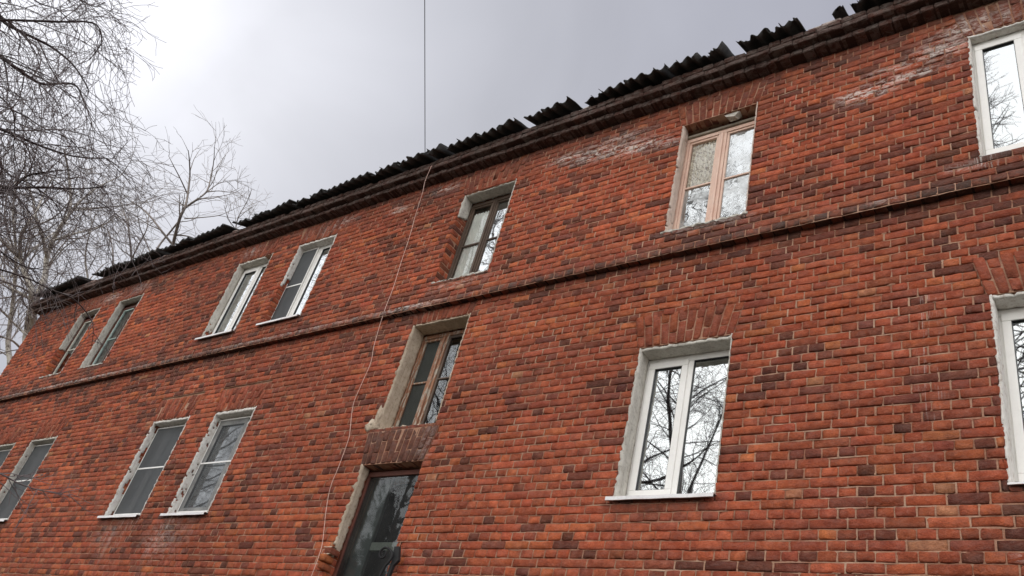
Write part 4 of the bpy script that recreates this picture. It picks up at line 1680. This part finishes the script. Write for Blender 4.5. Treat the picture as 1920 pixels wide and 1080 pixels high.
tA.build('birch_tree', baseA, (M_BIRCH, M_CHARD, M_TWIG), 'near weeping birch with dark drooping twigs along the left picture edge', 'tree')

# --- far trees behind the left corner of the building
FAR = [None,
       lv(1.6, (0.8, 1.8), (25, 60), 0.10, (0, 0, 0.10), 0.035, 0.012, 8, 0.12, 0.35),
       lv(2.6, (0.5, 1.1), (25, 60), 0.12, (0, 0, 0.06), 0.013, 0.007, 6, 0.10, 0.3, tipmin=0.005),
       lv(3.6, (0.3, 0.8), (20, 60), 0.14, (0, 0, 0.0), 0.0065, 0.005, 4, 0.10, 0.2, tipmin=0.004)]
FAR_W = [None,
         lv(1.9, (1.2, 2.8), (25, 65), 0.10, (0, 0, 0.05), 0.028, 0.012, 8, 0.10, 0.35),
         lv(2.6, (0.7, 1.5), (25, 60), 0.13, (0, 0, -0.25), 0.013, 0.0065, 6, 0.10, 0.3, tipmin=0.005),
         lv(3.4, (0.3, 0.9), (20, 60), 0.15, (0, 0, -0.5), 0.0065, 0.005, 4, 0.10, 0.2, tipmin=0.004)]


def far_tree(name, seed, stems, dist, spec, mats, label, cat, group=None):
    t = Tree(seed)
    base = None
    for si, (pl, r0, r1) in enumerate(stems):
        P = np.array([ray(*p) * dist * (1 + 0.02 * math.sin(i * 1.3 + si * 2)) for i, p in enumerate(pl)])
        if si == 0:
            b = P[0].copy()
            b[2] = GROUND
            base = tuple(b)
            steps = [b + (P[0] - b) * u for u in (0, 0.35, 0.7)]
            P2 = smooth_line(np.concatenate([steps, P]), 4)
            br = P2
            S = [V3(p) for p in P2]
            nb = 12
            t.trunk.append((np.array([tuple(v) for v in S[:nb + 1]]), np.linspace(r0 * 1.6, r0, nb + 1), 8))
            S = S[nb:]
        else:
            S = [V3(p) for p in smooth_line(P, 4)]
        # the stem itself, then its branches
        n_ = len(S)
        rad = np.linspace(r0, r1, n_)
        t.trunk.append((np.array([tuple(v) for v in S]), rad, 7))
        save = t.limbs
        t.limbs = []
        t.grow(S, r0, r1, 1, spec)
        t.limbs = save + t.limbs[1:]
    return t.build(name, base, mats, label, cat, group)


far_tree('birch_tree', 21, [
    ([(40, 700), (50, 635), (55, 600), (62, 572), (76, 543), (85, 515), (88, 482), (100, 450), (117, 420), (130, 400), (132, 362), (128, 320), (120, 280)], 0.115, 0.02),
    ([(88, 482), (80, 445), (67, 405), (62, 375), (50, 340), (45, 300)], 0.05, 0.012),
    ([(100, 451), (140, 438), (190, 424), (215, 405)], 0.035, 0.01),
    ([(132, 395), (165, 392), (205, 388), (230, 386)], 0.03, 0.009),
    ([(88, 505), (120, 465), (160, 440), (200, 420)], 0.022, 0.008),
    ([(130, 400), (150, 378), (185, 350), (225, 330), (238, 312)], 0.03, 0.009),
], 25.0, FAR_W, (M_BIRCH, M_GREY_BARK, M_TWIGFAR), 'pale trunked birch rising beyond the far corner of the building', 'tree', 'bare trees beyond the building')
far_tree('birch_tree', 22, [
    ([(60, 720), (62, 640), (62, 600), (60, 560), (57, 536), (45, 507), (37, 482), (20, 468), (8, 455), (-20, 430)], 0.10, 0.03),
    ([(38, 484), (39, 445), (52, 420), (67, 400), (80, 370), (100, 330)], 0.05, 0.012),
    ([(57, 560), (30, 545), (12, 530), (-10, 500)], 0.04, 0.012),
    ([(52, 630), (38, 618), (20, 600), (0, 580)], 0.035, 0.01),
    ([(45, 660), (25, 640), (5, 632), (-20, 620)], 0.03, 0.01),
], 23.0, FAR_W, (M_BIRCH, M_GREY_BARK, M_TWIGFAR), 'leaning birch with a forked pale trunk at the left picture edge', 'tree', 'bare trees beyond the building')
far_tree('bare_tree', 23, [
    ([(318, 520), (322, 480), (325, 457), (337, 410), (347, 388), (352, 365), (356, 330), (355, 300), (353, 282)], 0.075, 0.012),
    ([(344, 392), (358, 382), (372, 372), (388, 358), (396, 330), (401, 300), (402, 276)], 0.045, 0.01),
    ([(322, 457), (302, 432), (281, 405), (262, 388), (246, 378), (228, 362)], 0.042, 0.01),
    ([(290, 475), (300, 458), (318, 436), (335, 415)], 0.04, 0.03),
    ([(346, 410), (375, 408), (410, 404), (432, 395)], 0.022, 0.008),
    ([(388, 360), (410, 358), (432, 360), (450, 352)], 0.020, 0.007),
    ([(386, 362), (410, 344), (430, 340), (445, 338)], 0.018, 0.007),
    ([(352, 365), (338, 335), (325, 310), (316, 292)], 0.025, 0.008),
], 31.0, FAR, (M_GREY_BARK, M_GREY_BARK, M_TWIGFAR), 'bare tree with forked stems rising above the middle of the left eaves', 'tree', 'bare trees beyond the building')
far_tree('bare_tree', 24, [
    ([(252, 560), (250, 520), (247, 490), (244, 455), (240, 425), (232, 395), (225, 370)], 0.055, 0.01),
    ([(247, 485), (262, 455), (275, 430), (280, 400), (292, 370)], 0.03, 0.009),
    ([(210, 520), (212, 480), (208, 450), (200, 425)], 0.035, 0.01),
    ([(285, 480), (272, 450), (262, 425), (258, 405)], 0.03, 0.01),
], 33.0, FAR, (M_GREY_BARK, M_GREY_BARK, M_TWIGFAR), 'low bushy bare tree between the birch and the forked tree', 'tree', 'bare trees beyond the building')
far_tree('bare_tree', 25, [
    ([(445, 470), (442, 430), (448, 405), (462, 380), (472, 355)], 0.03, 0.008),
    ([(442, 430), (428, 410), (420, 385)], 0.02, 0.008),
    ([(448, 408), (466, 392), (480, 385)], 0.015, 0.006),
], 36.0, FAR, (M_GREY_BARK, M_GREY_BARK, M_TWIGFAR), 'thin bare treetop just showing over the eaves, rightmost of the trees', 'tree', 'bare trees beyond the building')
far_tree('birch_tree', 26, [
    ([(10, 720), (15, 640), (25, 560), (30, 480), (25, 400), (30, 330)], 0.09, 0.02),
    ([(22, 600), (-20, 560), (-50, 520)], 0.04, 0.012),
    ([(20, 520), (60, 470), (110, 430), (150, 400)], 0.04, 0.012),
    ([(160, 580), (165, 530), (160, 480), (170, 430), (180, 400)], 0.04, 0.012),
], 30.0, FAR_W, (M_BIRCH, M_GREY_BARK, M_TWIGFAR), 'dense birch furthest back among the twigs at the left', 'tree', 'bare trees beyond the building')

# --- trees on the open side, seen mirrored in the panes
MIR = [lv(1.9, (2.0, 4.2), (30, 65), 0.09, (0, 0, 0.05), 0.032, 0.012, 9, 0.22, 0.5),
       lv(2.2, (0.9, 1.9), (25, 60), 0.12, (0, 0, -0.05), 0.013, 0.007, 7, 0.12, 0.3, tipmin=0.004),
       lv(6.0, (0.4, 1.1), (20, 60), 0.15, (0, 0, -0.3), 0.0065, 0.004, 5, 0.08, 0.2, tipmin=0.003),
       lv(5.0, (0.12, 0.4), (25, 60), 0.18, (0, 0, -0.3), 0.004, 0.003, 3, 0.1, 0.2, tipmin=0.002)]
for i, (bx, by, h, lean, lb) in enumerate([(-11.5, -8.2, 18, 0.02, 'bare tree behind the viewer mirrored in the wide white window'),
                                           (-8.6, -4.0, 19, -0.02, 'taller bare tree behind the viewer mirrored in the pink window'),
                                           (-15.2, -2.2, 18, 0.01, 'bare tree behind the viewer mirrored in the stairwell windows'),
                                           (-24.8, -2.2, 18, 0.0, 'bare tree behind the viewer mirrored in the paired windows'),
                                           (2.8, -6.5, 15, -0.01, 'bare tree behind the viewer mirrored in the right windows')]):
    t = Tree(40 + i)
    P = [Vector((bx, by, GROUND))]
    for k_ in range(h + 1):
        P.append(P[-1] + Vector((lean + 0.05 * math.sin(k_ * 0.9 + i), 0.05 * math.cos(k_ * 0.7 + i), 1.0)))
    t.grow(P, (0.09, 0.065, 0.13, 0.12, 0.09)[i], 0.015, 0, MIR)
    # a fork half way up
    f = P[h // 2]
    Q = t.path(f, Vector((0.35 * (-1) ** i, 0.1, 1)), h * 0.42, 9, 0.06, Vector((0, 0, 0.1)))
    t.grow(Q, 0.05, 0.012, 1, [None] + MIR[1:])
    t.build('bare_tree', (bx, by, GROUND), (M_GREY_BARK, M_CHARD, M_TWIG), lb, 'tree', 'bare trees behind the viewer')
# a spruce-like larch
t = Tree(77)
P = [Vector((-2.1, -3.4, GROUND))]
for k_ in range(21):
    P.append(P[-1] + Vector((0.02 * math.sin(k_), 0.02 * math.cos(k_ * 1.3), 0.97)))
t.trunk.append((np.array([tuple(v) for v in P]), np.linspace(0.2, 0.012, len(P)), 8))
r = t.r
zz = 4.0
top = P[-1].z
while zz < top - 0.15:
    f = (zz - GROUND) / (top - GROUND) * (len(P) - 1)
    i = int(f)
    p = P[i].lerp(P[min(i + 1, len(P) - 1)], f - i)
    Lb = 0.22 + 2.6 * (1 - (zz - 2.0) / (top - 2.0)) ** 0.8
    for k_ in range(4):
        a = r.uniform(0, 2 * math.pi)
        d = Vector((math.cos(a), math.sin(a), r.uniform(0.15, 0.5)))
        Q = t.path(p, d, Lb * r.uniform(0.7, 1.15), 7, 0.07, Vector((0, 0, 0.12)))
        t.grow(Q, 0.014 if Lb > 0.8 else 0.008, 0.004, 1, [None, lv(8.0, (0.15, 0.6), (30, 70), 0.15, (0, 0, -0.2), 0.006, 0.0045, 4, 0.1, 0.5, tipmin=0.003)])
    zz += r.uniform(0.13, 0.24)
t.build('larch_tree', (-2.1, -3.4, GROUND), (M_GREY_BARK, M_CHARD, M_TWIG), 'pointed bare larch behind the viewer mirrored in the top right window', 'tree')

# dark dense spruces further back, mirrored in the low stairwell panes
M_NEEDLE = bark_material('dark_spruce_needles', (0.035, 0.055, 0.03), (0.02, 0.032, 0.02))
for i, (bx, by, h) in enumerate([(-22.0, -8.0, 11.5), (-25.5, -9.5, 13.5), (-18.8, -9.0, 10.0)]):
    t = Tree(90 + i)
    r = t.r
    P = [Vector((bx, by, GROUND + h * k_ / 10)) for k_ in range(11)]
    t.trunk.append((np.array([tuple(v) for v in P]), np.linspace(0.16, 0.015, 11), 7))
    root = t.build('spruce_tree', (bx, by, GROUND), (M_CHARD, M_CHARD, M_TWIG), ('dense dark spruce behind the viewer mirrored low in the stairwell pane', 'taller dense dark spruce behind the viewer', 'dense dark spruce farthest left behind the viewer')[i], 'tree', 'spruces behind the viewer')
    n = 26000
    zf = RNG.random(n) ** 1.25
    zz_ = GROUND + 0.7 + (h - 0.6) * zf
    R = (1 - zf) * 2.6 + 0.1
    tier = 0.75 + 0.25 * np.sin(zf * 70)
    rad = R * tier * np.sqrt(RNG.random(n)) 
    an = RNG.random(n) * 2 * math.pi
    rad *= 0.85 + 0.2 * np.sin(an * 7 + zf * 40)
    C = np.stack([bx + rad * np.cos(an), by + rad * np.sin(an), zz_ - 0.25 * rad + RNG.normal(0, 0.05, n)], 1)
    A_ = RNG.normal(0, 0.07, (n, 3)) + np.stack([np.cos(an), np.sin(an), np.full(n, -0.2)], 1) * 0.10
    B_ = RNG.normal(0, 0.022, (n, 3))
    Vn = np.stack([C - A_, C + B_, C + A_], 1).reshape(-1, 3)
    me = bpy.data.meshes.new('crown')
    me.vertices.add(3 * n)
    me.vertices.foreach_set('co', Vn.astype(np.float32).ravel())
    me.loops.add(3 * n)
    me.loops.foreach_set('vertex_index', np.arange(3 * n, dtype=np.int32))
    me.polygons.add(n)
    me.polygons.foreach_set('loop_start', np.arange(n, dtype=np.int32) * 3)
    me.polygons.foreach_set('loop_total', np.full(n, 3, np.int32))
    me.materials.append(M_NEEDLE)
    me.update(calc_edges=True)
    tag(link('crown', me, root), kind='stuff')
